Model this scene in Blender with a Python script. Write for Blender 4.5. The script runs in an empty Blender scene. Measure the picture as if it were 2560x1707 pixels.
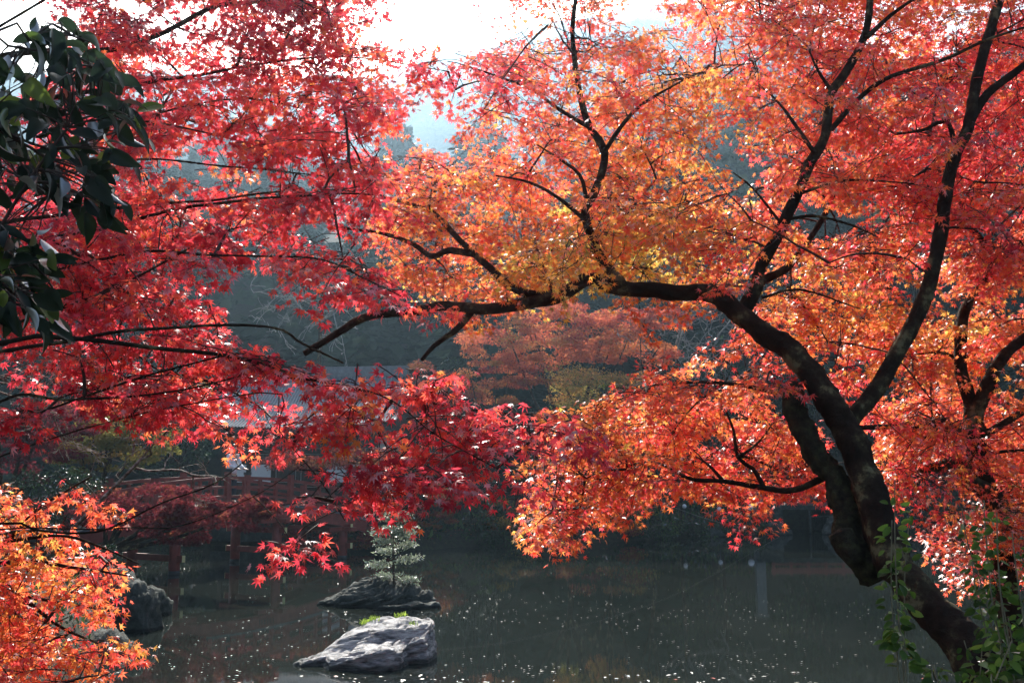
import bpy, bmesh, math, random
import numpy as np
from mathutils import Vector, Matrix, noise

R = math.radians
SC = bpy.context.scene
COL = SC.collection
rng = np.random.default_rng(11)
random.seed(11)

# ------------------------------------------------------------------ camera, sky, sun, exposure
CAMZ, PITCH, F = 2.5, R(7.85), 2512.0
cam_d = bpy.data.cameras.new('camera')
cam = bpy.data.objects.new('camera', cam_d); COL.objects.link(cam)
cam.location = (0, 0, CAMZ); cam.rotation_euler = (R(90) + PITCH, 0, 0)
cam_d.sensor_width = 36; cam_d.lens = 36 * F / 2560
cam_d.clip_start = 0.1; cam_d.clip_end = 3000
SC.camera = cam

SUN_EL, SUN_AZ = R(37), R(-8)            # azimuth from +Y, negative = to the left
sdir = Vector((math.sin(SUN_AZ) * math.cos(SUN_EL), math.cos(SUN_AZ) * math.cos(SUN_EL), math.sin(SUN_EL)))
w = bpy.data.worlds.new('World'); SC.world = w; w.use_nodes = True
nt = w.node_tree
sky = nt.nodes.new('ShaderNodeTexSky'); sky.sky_type = 'NISHITA'; sky.sun_disc = False
sky.sun_elevation = SUN_EL; sky.sun_rotation = SUN_AZ
sky.air_density = 1.0; sky.dust_density = 4.0; sky.ozone_density = 1.0
bg = nt.nodes['Background']; nt.links.new(sky.outputs[0], bg.inputs[0]); bg.inputs[1].default_value = 0.12
ld = bpy.data.lights.new('sun', 'SUN'); ld.energy = 5.0; ld.angle = R(0.5); ld.color = (1.0, 0.95, 0.86)
lo = bpy.data.objects.new('sun', ld); COL.objects.link(lo)
lo.rotation_euler = sdir.to_track_quat('Z', 'Y').to_euler()
SC.view_settings.view_transform = 'Standard'; SC.view_settings.look = 'None'
SC.view_settings.exposure = 1.0; SC.view_settings.gamma = 1.0
cy = SC.cycles
cy.max_bounces = 7; cy.diffuse_bounces = 3; cy.glossy_bounces = 2; cy.transmission_bounces = 4
cy.volume_bounces = 0; cy.transparent_max_bounces = 6; cy.caustics_reflective = False; cy.caustics_refractive = False
cy.use_denoising = True; cy.sample_clamp_indirect = 6.0
cy.use_adaptive_sampling = True; cy.adaptive_threshold = 0.02

# ------------------------------------------------------------------ geometry helpers
cp, sp = math.cos(PITCH), math.sin(PITCH)
def P(px, py, d):
    """point seen at photo pixel (px, py) whose distance along +Y is d"""
    x = (px - 1280) / F; y = (853.5 - py) / F
    Y = cp - y * sp; Z = sp + y * cp
    return np.array([x * d / Y, d, CAMZ + Z * d / Y])
def PA(px, py, d):
    x = (px - 1280) / F; y = (853.5 - py) / F
    Y = cp - y * sp; Z = sp + y * cp
    return np.stack([x * d / Y, d, CAMZ + Z * d / Y], 1)
def proj(p):
    X, Y, Z = p[:, 0], p[:, 1], p[:, 2] - CAMZ
    f = Y * cp + Z * sp; u = -Y * sp + Z * cp
    return 1280 + F * X / f, 853.5 - F * u / f
def nrm(v):
    return v / np.maximum(np.linalg.norm(v, axis=-1, keepdims=True), 1e-9)

class MB:
    """collects quads and links them as one mesh object"""
    def __init__(s): s.v = []; s.f = []; s.m = []; s.h = []; s.n = 0
    def add(s, v, f, mi=0, hue=0.0):
        v = np.asarray(v, float).reshape(-1, 3); f = np.asarray(f, np.int64).reshape(-1, 4)
        s.v.append(v); s.f.append(f + s.n); s.n += len(v)
        s.m.append(np.full(len(f), mi)); s.h.append(np.broadcast_to(np.asarray(hue, float), (len(f),)).copy())
        return s
    def box(s, lo, hi, mat4=None, mi=0):
        x0, y0, z0 = lo; x1, y1, z1 = hi
        v = np.array([[x0,y0,z0],[x1,y0,z0],[x1,y1,z0],[x0,y1,z0],[x0,y0,z1],[x1,y0,z1],[x1,y1,z1],[x0,y1,z1]], float)
        if mat4 is not None: v = np.array([(mat4 @ Vector(q))[:] for q in v])
        return s.add(v, [[0,3,2,1],[4,5,6,7],[0,1,5,4],[1,2,6,5],[2,3,7,6],[3,0,4,7]], mi)
    def beam(s, a, b, wd, ht, mi=0, up=(0, 0, 1)):
        a = np.array(a, float); b = np.array(b, float); d = nrm(b - a)
        sd = nrm(np.cross(d, up)); u = np.cross(sd, d)
        v = [p + sd * i * wd / 2 + u * j * ht / 2 for p in (a, b) for i, j in ((-1,-1),(1,-1),(1,1),(-1,1))]
        return s.add(v, [[0,1,2,3],[7,6,5,4],[0,4,5,1],[1,5,6,2],[2,6,7,3],[3,7,4,0]], mi)
    def tube(s, pts, rad, sides=8, rough=0.0, rfreq=6.0, mi=0, cap=True):
        pts = np.asarray(pts, float); n = len(pts); rad = np.atleast_1d(np.asarray(rad, float)); rad = np.interp(np.linspace(0, 1, n), np.linspace(0, 1, len(rad)), rad) if len(rad) > 1 else np.full(n, rad[0])
        if cap:
            t0 = nrm(pts[0] - pts[1]); t1 = nrm(pts[-1] - pts[-2])
            pts = np.vstack([pts[0] + t0 * rad[0] * .3, pts, pts[-1] + t1 * rad[-1] * .3]); rad = np.r_[rad[0] * .02, rad, rad[-1] * .02]; n += 2
        tg = nrm(np.gradient(pts, axis=0))
        ref = np.array([0.31, 0.2, 0.93]) if abs(tg[0][2]) < .8 else np.array([0.95, 0.3, 0.05])
        u = nrm(ref - tg[0] * ref.dot(tg[0])); U = []
        for t in tg:
            u = nrm(u - t * u.dot(t)); U.append(u)
        U = np.array(U); V = np.cross(tg, U)
        a = np.arange(sides) / sides * 2 * math.pi
        ring = U[:, None] * np.cos(a)[None, :, None] + V[:, None] * np.sin(a)[None, :, None]
        rr = np.repeat(rad[:, None], sides, 1)
        if rough:
            for i in range(n):
                for j in range(sides):
                    q = Vector(pts[i] + ring[i, j] * rad[i]) * rfreq
                    rr[i, j] *= 1 + rough * (noise.noise(q) + .6 * noise.noise(q * 2.7) + .35 * noise.noise(q * 6.1))
        v = pts[:, None] + ring * rr[..., None]
        i, j = np.meshgrid(np.arange(n - 1), np.arange(sides), indexing='ij'); k = (j + 1) % sides
        f = np.stack([i * sides + j, i * sides + k, (i + 1) * sides + k, (i + 1) * sides + j], -1)
        return s.add(v, f, mi)
    def grid(s, V, mi=0, wrap=False):
        a, b = V.shape[:2]
        i, j = np.meshgrid(np.arange(a - 1), np.arange(b if wrap else b - 1), indexing='ij'); k = (j + 1) % b
        return s.add(V, np.stack([i * b + j, (i + 1) * b + j, (i + 1) * b + k, i * b + k], -1), mi)
    def mesh(s, name, mats, smooth=True):
        v = np.concatenate(s.v); f = np.concatenate(s.f); me = bpy.data.meshes.new(name)
        me.vertices.add(len(v)); me.vertices.foreach_set('co', v.ravel().astype(np.float32))
        me.loops.add(f.size); me.loops.foreach_set('vertex_index', f.ravel().astype(np.int32))
        me.polygons.add(len(f)); me.polygons.foreach_set('loop_start', (np.arange(len(f)) * 4).astype(np.int32))
        for m in mats if isinstance(mats, (list, tuple)) else [mats]: me.materials.append(m)
        me.polygons.foreach_set('material_index', np.concatenate(s.m).astype(np.int32))
        me.polygons.foreach_set('use_smooth', np.full(len(f), smooth))
        at = me.attributes.new('hue', 'FLOAT', 'FACE'); at.data.foreach_set('value', np.concatenate(s.h).astype(np.float32))
        me.update(calc_edges=True); me.validate()
        return me
    def obj(s, name, mats, parent=None, smooth=True):
        o = bpy.data.objects.new(name, s.mesh(name, mats, smooth)); COL.objects.link(o)
        if parent is not None:
            o.parent = parent; o.matrix_parent_inverse = Matrix.Translation(-Vector(parent.location))
        return o

def tag(o, label, cat, group=None):
    o['label'] = label; o['category'] = cat
    if group: o['group'] = group
    return o
def thing(name, loc, label, cat, group=None):
    o = bpy.data.objects.new(name, None); COL.objects.link(o); o.location = [float(q) for q in loc]; o.empty_display_size = .2
    return tag(o, label, cat, group)
def kind(o, k): o['kind'] = k; return o

def smooth_line(pts, step=.05):
    """Catmull-Rom through pts (n, k)"""
    p = np.asarray(pts, float); p = np.vstack([2 * p[0] - p[1], p, 2 * p[-1] - p[-2]]); out = []
    for i in range(1, len(p) - 2):
        m = max(2, int(np.linalg.norm(p[i + 1][:3] - p[i][:3]) / step))
        t = np.linspace(0, 1, m, endpoint=False)[:, None]
        out.append(.5 * (2 * p[i] + (p[i+1] - p[i-1]) * t + (2*p[i-1] - 5*p[i] + 4*p[i+1] - p[i+2]) * t**2 + (3*p[i] - p[i-1] - 3*p[i+1] + p[i+2]) * t**3))
    out.append(p[-2][None]); return np.vstack(out)

# ------------------------------------------------------------------ materials
def mat(name):
    m = bpy.data.materials.new(name); m.use_nodes = True
    return m, m.node_tree, m.node_tree.nodes['Principled BSDF']
def ramp(nt, src, stops):
    r = nt.nodes.new('ShaderNodeValToRGB'); e = r.color_ramp.elements
    while len(e) < len(stops): e.new(0.5)
    for q, (p, c) in zip(e, stops): q.position = p; q.color = (*c, 1)
    nt.links.new(src, r.inputs[0]); return r.outputs[0]
def noise_tex(nt, scale, detail=6, rough=.6, vec=None, stretch=None):
    n = nt.nodes.new('ShaderNodeTexNoise'); n.inputs['Scale'].default_value = scale
    n.inputs['Detail'].default_value = detail; n.inputs['Roughness'].default_value = rough
    tc = nt.nodes.new('ShaderNodeTexCoord'); src = tc.outputs['Object']
    if stretch:
        mp = nt.nodes.new('ShaderNodeMapping'); mp.inputs['Scale'].default_value = stretch[:3]
        if len(stretch) > 3: mp.inputs['Rotation'].default_value = stretch[3:]
        nt.links.new(src, mp.inputs[0]); src = mp.outputs[0]
    nt.links.new(src, n.inputs['Vector']); return n.outputs['Fac']
def bump(nt, h, bsdf, strength=.5, dist=.02):
    b = nt.nodes.new('ShaderNodeBump'); b.inputs['Strength'].default_value = strength; b.inputs['Distance'].default_value = dist
    nt.links.new(h, b.inputs['Height']); nt.links.new(b.outputs[0], bsdf.inputs['Normal'])
def rough_mat(name, scale, stops, rough=.85, bs=.6, bd=.02, stretch=None, spec=.3, wet=0):
    m, nt, b = mat(name); n = noise_tex(nt, scale, 8, .65, stretch=stretch)
    c = ramp(nt, n, stops)
    if wet:     # a darker, wet tide band just above the water
        tc = nt.nodes.new('ShaderNodeTexCoord'); sx = nt.nodes.new('ShaderNodeSeparateXYZ'); nt.links.new(tc.outputs['Object'], sx.inputs[0])
        wr = ramp(nt, sx.outputs['Z'], [(wet * .5, (.22, .24, .22)), (wet, (1, 1, 1))]); mu = nt.nodes.new('ShaderNodeMix'); mu.data_type = 'RGBA'; mu.blend_type = 'MULTIPLY'; mu.inputs[0].default_value = 1
        nt.links.new(c, mu.inputs[6]); nt.links.new(wr, mu.inputs[7]); c = mu.outputs[2]
    nt.links.new(c, b.inputs['Base Color']); b.inputs['Roughness'].default_value = rough
    b.inputs['Specular IOR Level'].default_value = spec
    n2 = noise_tex(nt, scale * 3.1, 8, .7, stretch=stretch); bump(nt, n2, b, bs, bd); return m

MAPLE = [(0.0, (.42, .035, .060)), (.2, (.74, .065, .090)), (.4, (.80, .135, .080)), (.55, (.80, .245, .075)), (.7, (.80, .375, .085)), (.84, (.76, .54, .11)), (1.0, (.36, .38, .10))]
def leaf_mat(name, stops, trans=.6, gloss=.25, ior=1.45, tmul=1.25, gmul=.45):
    m, nt, b = mat(name); nt.nodes.remove(b); out = nt.nodes['Material Output']
    a = nt.nodes.new('ShaderNodeAttribute'); a.attribute_name = 'hue'
    c = ramp(nt, a.outputs['Fac'], stops)
    df = nt.nodes.new('ShaderNodeBsdfDiffuse'); tr = nt.nodes.new('ShaderNodeBsdfTranslucent')
    nt.links.new(c, df.inputs[0])
    g = nt.nodes.new('ShaderNodeVectorMath'); g.operation = 'SCALE'; g.inputs['Scale'].default_value = tmul
    nt.links.new(c, g.inputs[0]); nt.links.new(g.outputs[0], tr.inputs[0])
    mx = nt.nodes.new('ShaderNodeMixShader'); mx.inputs[0].default_value = trans
    nt.links.new(df.outputs[0], mx.inputs[1]); nt.links.new(tr.outputs[0], mx.inputs[2])
    if gloss is None: nt.links.new(mx.outputs[0], out.inputs[0]); return m
    gl = nt.nodes.new('ShaderNodeBsdfGlossy'); gl.inputs['Roughness'].default_value = gloss
    fr = nt.nodes.new('ShaderNodeFresnel'); fr.inputs[0].default_value = ior
    k = nt.nodes.new('ShaderNodeMath'); k.operation = 'MULTIPLY'; k.inputs[1].default_value = gmul; nt.links.new(fr.outputs[0], k.inputs[0])
    m2 = nt.nodes.new('ShaderNodeMixShader'); nt.links.new(k.outputs[0], m2.inputs[0])
    nt.links.new(mx.outputs[0], m2.inputs[1]); nt.links.new(gl.outputs[0], m2.inputs[2]); nt.links.new(m2.outputs[0], out.inputs[0]); return m

M_LEAF = leaf_mat('maple_leaf', MAPLE, .74, .38, 1.4, 1.3, .2)
M_SHINY = leaf_mat('shiny_maple_leaf', MAPLE, .68, .5, 1.5, 1.3, .38)
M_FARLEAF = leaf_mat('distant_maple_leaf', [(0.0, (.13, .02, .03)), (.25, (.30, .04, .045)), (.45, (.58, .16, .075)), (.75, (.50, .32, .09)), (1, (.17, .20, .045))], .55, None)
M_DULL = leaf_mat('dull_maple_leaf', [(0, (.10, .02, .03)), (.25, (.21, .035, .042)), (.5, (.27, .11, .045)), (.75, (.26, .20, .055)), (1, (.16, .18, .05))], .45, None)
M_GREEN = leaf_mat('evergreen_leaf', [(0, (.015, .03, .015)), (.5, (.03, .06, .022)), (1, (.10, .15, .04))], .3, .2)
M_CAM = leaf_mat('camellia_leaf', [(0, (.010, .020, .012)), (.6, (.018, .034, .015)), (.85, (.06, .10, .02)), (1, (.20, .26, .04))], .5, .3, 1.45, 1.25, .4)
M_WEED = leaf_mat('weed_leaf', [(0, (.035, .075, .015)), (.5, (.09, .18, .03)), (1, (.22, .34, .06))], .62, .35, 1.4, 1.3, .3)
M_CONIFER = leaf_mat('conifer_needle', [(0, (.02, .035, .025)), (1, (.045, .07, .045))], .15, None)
M_PALEPINE = leaf_mat('pale_needle', [(0, (.13, .17, .12)), (1, (.32, .36, .25))], .45, .5)
M_GRASS = leaf_mat('grass_blade', [(0, (.12, .2, .03)), (1, (.35, .45, .08))], .6, None)
M_BARK = rough_mat('maple_bark', 5, [(.3, (.012, .008, .006)), (.5, (.034, .022, .015)), (.57, (.06, .045, .026)), (.62, (.17, .145, .075)), (.75, (.24, .22, .14))], .95, 1.0, .03, None, .15)
M_TWIG = rough_mat('twig_bark', 14, [(.3, (.022, .013, .012)), (.6, (.06, .035, .028)), (.8, (.12, .09, .07))], .75, .4, .004)
M_LICHEN = rough_mat('lichen_bark', 30, [(.35, (.05, .04, .032)), (.5, (.16, .14, .12)), (.65, (.42, .41, .36))], .85, .6, .006)
M_MOSS = rough_mat('mossy_bark', 16, [(.3, (.018, .014, .010)), (.5, (.05, .042, .024)), (.7, (.10, .10, .045))], .95, 1.0, .03)
M_ROCK = rough_mat('pond_rock', 5, [(.32, (.035, .035, .037)), (.44, (.22, .21, .21)), (.54, (.45, .43, .42)), (.7, (.68, .65, .63))], .72, 1.0, .05, (1.0, 1.6, 5.5, 0, R(17), R(8)), .5, .09)
M_DARKROCK = rough_mat('shore_rock', 4, [(.25, (.014, .016, .014)), (.5, (.038, .044, .036)), (.66, (.08, .085, .075)), (.82, (.20, .20, .195))], .85, .9, .04, None, .3, .07)
M_EARTH = rough_mat('bank_earth', 6, [(.3, (.010, .010, .007)), (.5, (.026, .024, .015)), (.65, (.03, .04, .016)), (.8, (.08, .04, .022))], .95, 1.0, .06)
M_RED = rough_mat('vermilion_paint', 5, [(.3, (.15, .028, .022)), (.55, (.22, .042, .032)), (.8, (.30, .08, .058))], .5, .15, .01)
M_YEL = rough_mat('pale_yellow_paint', 8, [(.3, (.55, .47, .2)), (.7, (.68, .6, .3))], .6, .1, .01)
M_DARKM = rough_mat('dark_metal', 10, [(.3, (.02, .022, .022)), (.7, (.05, .05, .05))], .5, .2, .005)
M_TILE = rough_mat('roof_tile', 7, [(.3, (.10, .105, .115)), (.6, (.17, .175, .19)), (.8, (.25, .26, .27))], .32, .2, .01, None, .6)
M_WHITE = rough_mat('white_plaster', 3, [(.3, (.66, .66, .64)), (.7, (.80, .80, .78))], .8, .1, .01)
M_WOOD = rough_mat('dark_timber', 6, [(.3, (.028, .02, .015)), (.7, (.075, .052, .036))], .75, .3, .01, (6, 6, .8))
M_STONE = rough_mat('cut_stone', 6, [(.3, (.10, .105, .11)), (.6, (.20, .21, .21)), (.8, (.30, .31, .30))], .85, .6, .02)
M_GREY = rough_mat('grey_boards', 6, [(.3, (.10, .11, .12)), (.7, (.17, .18, .19))], .8, .2, .01)
M_PALEBARK = rough_mat('pale_bark', 10, [(.3, (.10, .10, .095)), (.6, (.24, .24, .23)), (.8, (.42, .42, .40))], .8, .4, .01)
M_SKIN = rough_mat('skin', 20, [(.3, (.45, .26, .19)), (.7, (.55, .33, .24))], .5, .05, .002)
M_HAIR = rough_mat('black_hair', 40, [(.3, (.012, .010, .009)), (.7, (.03, .025, .022))], .45, .4, .004)
M_CLOTH = rough_mat('white_cloth', 14, [(.3, (.68, .68, .70)), (.7, (.82, .82, .84))], .85, .5, .01)
M_TROUSER = rough_mat('navy_cloth', 14, [(.3, (.02, .025, .04)), (.7, (.04, .05, .07))], .9, .4, .01)
M_FLOAT = rough_mat('faded_fallen_leaf', 60, [(.3, (.42, .36, .30)), (.5, (.68, .64, .58)), (.7, (.86, .84, .80))], .35, .2, .002, None, .6)
M_FLOATRED = rough_mat('red_fallen_leaf', 60, [(.3, (.4, .04, .03)), (.7, (.6, .12, .06))], .4, .2, .002)
M_WIRE = rough_mat('pale_wire', 30, [(.3, (.20, .195, .17)), (.7, (.32, .31, .28))], .5, .1, .001)
M_HILL = rough_mat('wooded_slope', .12, [(.3, (.012, .02, .014)), (.5, (.028, .042, .025)), (.7, (.055, .06, .03))], .95, 1.0, 1.5)
M_LAMP = rough_mat('white_enamel', 12, [(.3, (.70, .71, .74)), (.7, (.84, .85, .87))], .35, .05, .002)

def water_mat():
    m, nt, b = mat('murky_pond_water')
    n = noise_tex(nt, .35, 5, .6, stretch=(1, .5, 1))
    nt.links.new(ramp(nt, n, [(.3, (.010, .0135, .0115)), (.7, (.020, .024, .020))]), b.inputs['Base Color'])
    b.inputs['Roughness'].default_value = .035; b.inputs['IOR'].default_value = 1.33
    h = noise_tex(nt, 2.2, 3, .55, stretch=(1, .45, 1)); bump(nt, h, b, .025, .02)
    return m
M_WATER = water_mat()

# ------------------------------------------------------------------ terrain, water, hills
POND = np.array([(-2.6,2.2),(-1,1.9),(.6,2.1),(1.35,4.2),(1.95,5.6),(4.0,8),(8.2,14),(13.6,24),(18,32),(21,42),(18.5,47),(15.8,48),(15.2,53),(13.2,53),(13.0,48),(9,45.5),(5,42.5),
                 (1,40),(-2,38.6),(-3.6,36.3),(-5.5,37.2),(-9,39.5),(-13,39),(-16,35),(-13.4,29),(-10.2,25),(-7.4,20),(-5.9,15),(-4.6,10),(-3.4,6)], float)
def pond_sd(x, y):
    """signed distance to the pond outline, negative over water"""
    p = np.stack([x, y], -1); d = np.full(x.shape, 1e9); inside = np.zeros(x.shape, bool)
    for a, b in zip(POND, np.roll(POND, -1, 0)):
        e = b - a; q = p - a; t = np.clip((q @ e) / (e @ e), 0, 1)
        d = np.minimum(d, np.linalg.norm(q - t[..., None] * e, axis=-1))
        c = ((a[1] > y) != (b[1] > y)) & (x < (b[0] - a[0]) * (y - a[1]) / (b[1] - a[1] + 1e-12) + a[0]); inside ^= c
    return np.where(inside, -d, d)
def sst(a, b, x): t = np.clip((x - a) / (b - a), 0, 1); return t * t * (3 - 2 * t)
def ground(x, y):
    x = np.asarray(x, float); y = np.asarray(y, float); s = pond_sd(x, y)
    h = np.where(s < 0, np.maximum(-1.0, s * .9 - .05), .62 * sst(-.05, .35, s) - .05 + .35 * sst(.3, 2.5, s))
    h = h + .36 * sst(1.1, 1.9, x) * sst(.05, .8, s) * (1 - sst(8, 12, y))
    h = h + np.where(s > 0, 1, 0) * (sst(47, 60, y) * 2.0 + np.maximum(0, y - 56) * .47 * (1 + .10 * np.sin(x * .05) + .34 * sst(.06, .2, np.abs(x / np.maximum(y, 1) + .065)) * (1 - 1.4 * sst(.36, .45, -x / np.maximum(y, 1)))) )
    h = np.where(y > 128, h - (y - 128) * .62, h)
    h = h + sst(18, 70, -x) * 15 * sst(0, 30, y) * (1 - sst(36, 60, y)) + sst(26, 80, x) * 13 * sst(20, 45, y)
    h = h + np.where(s > 0, .10 * np.sin(x * 1.7 + .6 * y) * np.sin(y * 1.3) * np.minimum(1, s), 0)
    return np.maximum(h, -8)
def gz(x, y): return float(ground(np.array([x]), np.array([y]))[0])

def build_ground():
    xs = np.unique(np.r_[np.arange(-24, 24.1, .32), -24 - np.cumsum(np.geomspace(.5, 70, 26)), 24 + np.cumsum(np.geomspace(.5, 70, 26))])
    ys = np.unique(np.r_[np.arange(-4, 56.1, .32), 56 + np.cumsum(np.geomspace(.6, 40, 34)), -4 - np.cumsum(np.geomspace(.6, 30, 14))])
    X, Y = np.meshgrid(xs, ys, indexing='ij'); Z = ground(X, Y)
    kind(MB().grid(np.stack([X, Y, Z], -1)).obj('ground', M_EARTH), 'structure')
    V = np.array([[[-30, -1.5, 0], [-30, 56, 0]], [[32, -1.5, 0], [32, 56, 0]]], float)
    kind(MB().grid(V).obj('pond_water', M_WATER), 'structure')
    # far wooded mountain
    xs = np.linspace(-420, 420, 90); ys = np.linspace(190, 470, 40); X, Y = np.meshgrid(xs, ys, indexing='ij'); Z = X * 0
    for i in range(len(xs)):
        for j in range(len(ys)):
            t = (ys[j] - 190) / 280
            e = 172 + 16 * math.sin(xs[i] * .011 + 1.0) + 10 * math.sin(xs[i] * .027) + 5 * noise.noise(Vector((xs[i] * .05, 3, 0)))
            Z[i, j] = e * math.sin(min(1, t * 1.25) * math.pi / 2) * (1 if t < .8 else 1 - (t - .8) * 2) - 4 + 4 * noise.noise(Vector((xs[i] * .06, ys[j] * .06, 0)))
    kind(MB().grid(np.stack([X, Y, Z], -1)).obj('far_mountain', M_HILL), 'structure')
build_ground()

# ------------------------------------------------------------------ leaves and sprays
def star(lobes):
    """flat palmate leaf; tip of the middle lobe at y = 1"""
    if lobes == 7: tips = [(-128, .38), (-82, .68), (-40, .92), (0, 1.0), (40, .92), (82, .68), (128, .38)]; nr = .31
    else: tips = [(-96, .62), (-45, .9), (0, 1.0), (45, .9), (96, .62)]; nr = .31
    v = [(0, -.06, 0)]; n = len(tips)
    ang = [t[0] for t in tips]; mid = [ang[0] - 24] + [(ang[i] + ang[i+1]) / 2 for i in range(n - 1)] + [ang[-1] + 24]
    for i, a in enumerate(mid): rr = nr * (.62 if i in (0, n) else 1); v.append((rr * math.sin(R(a)), rr * math.cos(R(a)), .035))
    for a, l in tips: v.append((l * math.sin(R(a)), l * math.cos(R(a)), -.10 * l))
    f = [(0, 1 + i, n + 2 + i, 2 + i) for i in range(n)]
    return np.array(v, float), np.array(f)
STAR7, STAR5 = star(7), star(5)
def lance(segs=3, wd=.3, fold=.35, bend=.16):
    v, f = [], []
    for i in range(segs + 1):
        t = i / segs; ww = wd * (math.sin(math.pi * min(1, t * .9 + .06)) ** .8) if 0 < i < segs else (.03 if i else .04)
        z = -bend * t * t
        v += [(-ww, t, z + ww * fold), (0, t, z), (ww, t, z + ww * fold)]
    for i in range(segs):
        a = i * 3; f += [(a, a + 1, a + 4, a + 3), (a + 1, a + 2, a + 5, a + 4)]
    return np.array(v, float), np.array(f)
OVATE = lance(5, .27); BROAD = lance(6, .24, .55, .30); SLIM = lance(3, .2); TUFT = (np.array([(-.5,0,0),(.5,0,0),(.35,1,-.1),(-.35,1,-.1)], float), np.array([[0,1,2,3]]))

def put_leaves(mb, tmpl, p, ax, nm, size, hue, curl=None, mi=0):
    """p, ax, nm: (N,3) position, direction of the tip, normal"""
    tv, tf = tmpl; N = len(p)
    if not N: return
    ax = nrm(ax); nm = nrm(nm - ax * (nm * ax).sum(1, keepdims=True)); sx = np.cross(ax, nm)
    size = np.broadcast_to(np.asarray(size, float), (N,)); T = np.repeat(tv[None], N, 0)
    if curl is not None: T = T.copy(); T[..., 2] *= curl[:, None]
    v = p[:, None] + size[:, None, None] * (T[..., :1] * sx[:, None] + T[..., 1:2] * ax[:, None] + T[..., 2:] * nm[:, None])
    f = tf[None] + (np.arange(N) * len(tv))[:, None, None]
    mb.add(v, f, mi, np.repeat(np.broadcast_to(hue, (N,)), len(tf)))

def spray_template(seed):
    r = np.random.default_rng(seed); slots, lines = [], []
    main = np.array([[t, .07 * math.sin(t * 3 + seed), -.30 * t * t] for t in np.linspace(0, 1, 6)])
    lines.append((main, .006, .0025))
    def at(t): return np.array([np.interp(t, np.linspace(0, 1, 6), main[:, k]) for k in range(3)])
    def leaf(pos, d): slots.append(np.r_[pos, d])
    for i, t in enumerate((.16, .3, .45, .6, .76, .88)):
        s = 1 if (i + seed) % 2 else -1; a = R(r.uniform(38, 62)); L = .52 * (1.1 - .65 * t) * r.uniform(.75, 1.2)
        p0 = at(t); d = np.array([math.cos(a), s * math.sin(a), r.uniform(-.15, .12)])
        ln = np.array([p0 + d * L * q + np.array([0, 0, -.14 * L * q * q * 2]) for q in np.linspace(0, 1, 4)])
        lines.append((ln, .0035, .002)); perp = np.array([-d[1], d[0], 0])
        for q in (.45, .75):
            b = p0 + d * L * q + np.array([0, 0, -.28 * L * q * q])
            for e in (1, -1): leaf(b, d * .5 + perp * e + np.array([0, 0, r.uniform(-.7, .05)]))
        for e in (-.6, 0, .6): leaf(ln[-1], d + perp * e + np.array([0, 0, r.uniform(-.9, -.1)]))
        leaf(p0, -d * .1 + perp * s + np.array([0, 0, -.3]))
    for e in (-.7, 0, .7): leaf(main[-1], np.array([1, e, -.6]))
    return np.array(slots), lines
SPR = [spray_template(k) for k in range(6)]

def put_sprays(mbl, mbt, C, D, L, hue_fn, size=(.032, .046), tmpl=STAR5, tilt=.55, droop=.35, keep=1.0, twig_r=1.0, hue_j=.10, seed=0):
    """C: spray bases, D: outward directions, L: lengths"""
    r = np.random.default_rng(500 + seed); N = len(C)
    D = nrm(D); S = nrm(np.cross(np.array([0, 0, 1.0]), D)); ro = r.normal(0, .28, N)[:, None]
    U = np.cross(D, S); S2 = S * np.cos(ro) + U * np.sin(ro); U2 = np.cross(D, S2)
    pick = r.integers(0, len(SPR), N)
    for k, (sl, lines) in enumerate(SPR):
        ii = np.where(pick == k)[0]
        if not len(ii): continue
        c, d, s, u, l = C[ii], D[ii], S2[ii], U2[ii], L[ii]
        pos = c[:, None] + l[:, None, None] * (sl[None, :, :1] * d[:, None] + sl[None, :, 1:2] * s[:, None] + sl[None, :, 2:3] * u[:, None])
        ax = sl[None, :, 3:4] * d[:, None] + sl[None, :, 4:5] * s[:, None] + sl[None, :, 5:6] * u[:, None]
        pos = pos.reshape(-1, 3); ax = ax.reshape(-1, 3); M = len(pos)
        pos = pos + r.normal(0, .018, (M, 3)); ax = nrm(ax) + r.normal(0, .28, (M, 3)); ax[:, 2] -= droop * r.uniform(0, 2, M)
        nm = np.array([0, 0, 1.0]) + r.normal(0, tilt, (M, 3))
        sz = r.uniform(*size, M); h0 = np.repeat(hue_fn(c), sl.shape[0]) + np.repeat(r.normal(0, hue_j, len(ii)), sl.shape[0]) + r.normal(0, hue_j, M)
        m = r.random(M) < keep
        pos = pos + nrm(ax) * .016
        put_leaves(mbl, tmpl, pos[m], ax[m], nm[m], sz[m], np.clip(h0[m], 0, 1), r.uniform(.2, 2.6, m.sum()))
        for ln, r0, r1 in lines:        # twigs: thin three sided tubes
            n = len(ln); rad = np.linspace(r0, r1, n) * .62 * twig_r
            q = c[:, None] + l[:, None, None] * (ln[None, :, :1] * d[:, None] + ln[None, :, 1:2] * s[:, None] + ln[None, :, 2:3] * u[:, None])
            rr = np.minimum(rad, .004)
            a = [(0, 1), (.87, -.5), (-.87, -.5)]
            v = np.stack([q + rr[None, :, None] * (x * s + y * u)[:, None] for x, y in a], 2)      # (N, n, 3, 3)
            i, j = np.meshgrid(np.arange(n - 1), np.arange(3), indexing='ij'); kk = (j + 1) % 3
            f = np.stack([i * 3 + j, i * 3 + kk, (i + 1) * 3 + kk, (i + 1) * 3 + j], -1).reshape(1, -1, 4) + (np.arange(len(ii)) * n * 3)[:, None, None]
            mbt.add(v, f)

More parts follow.
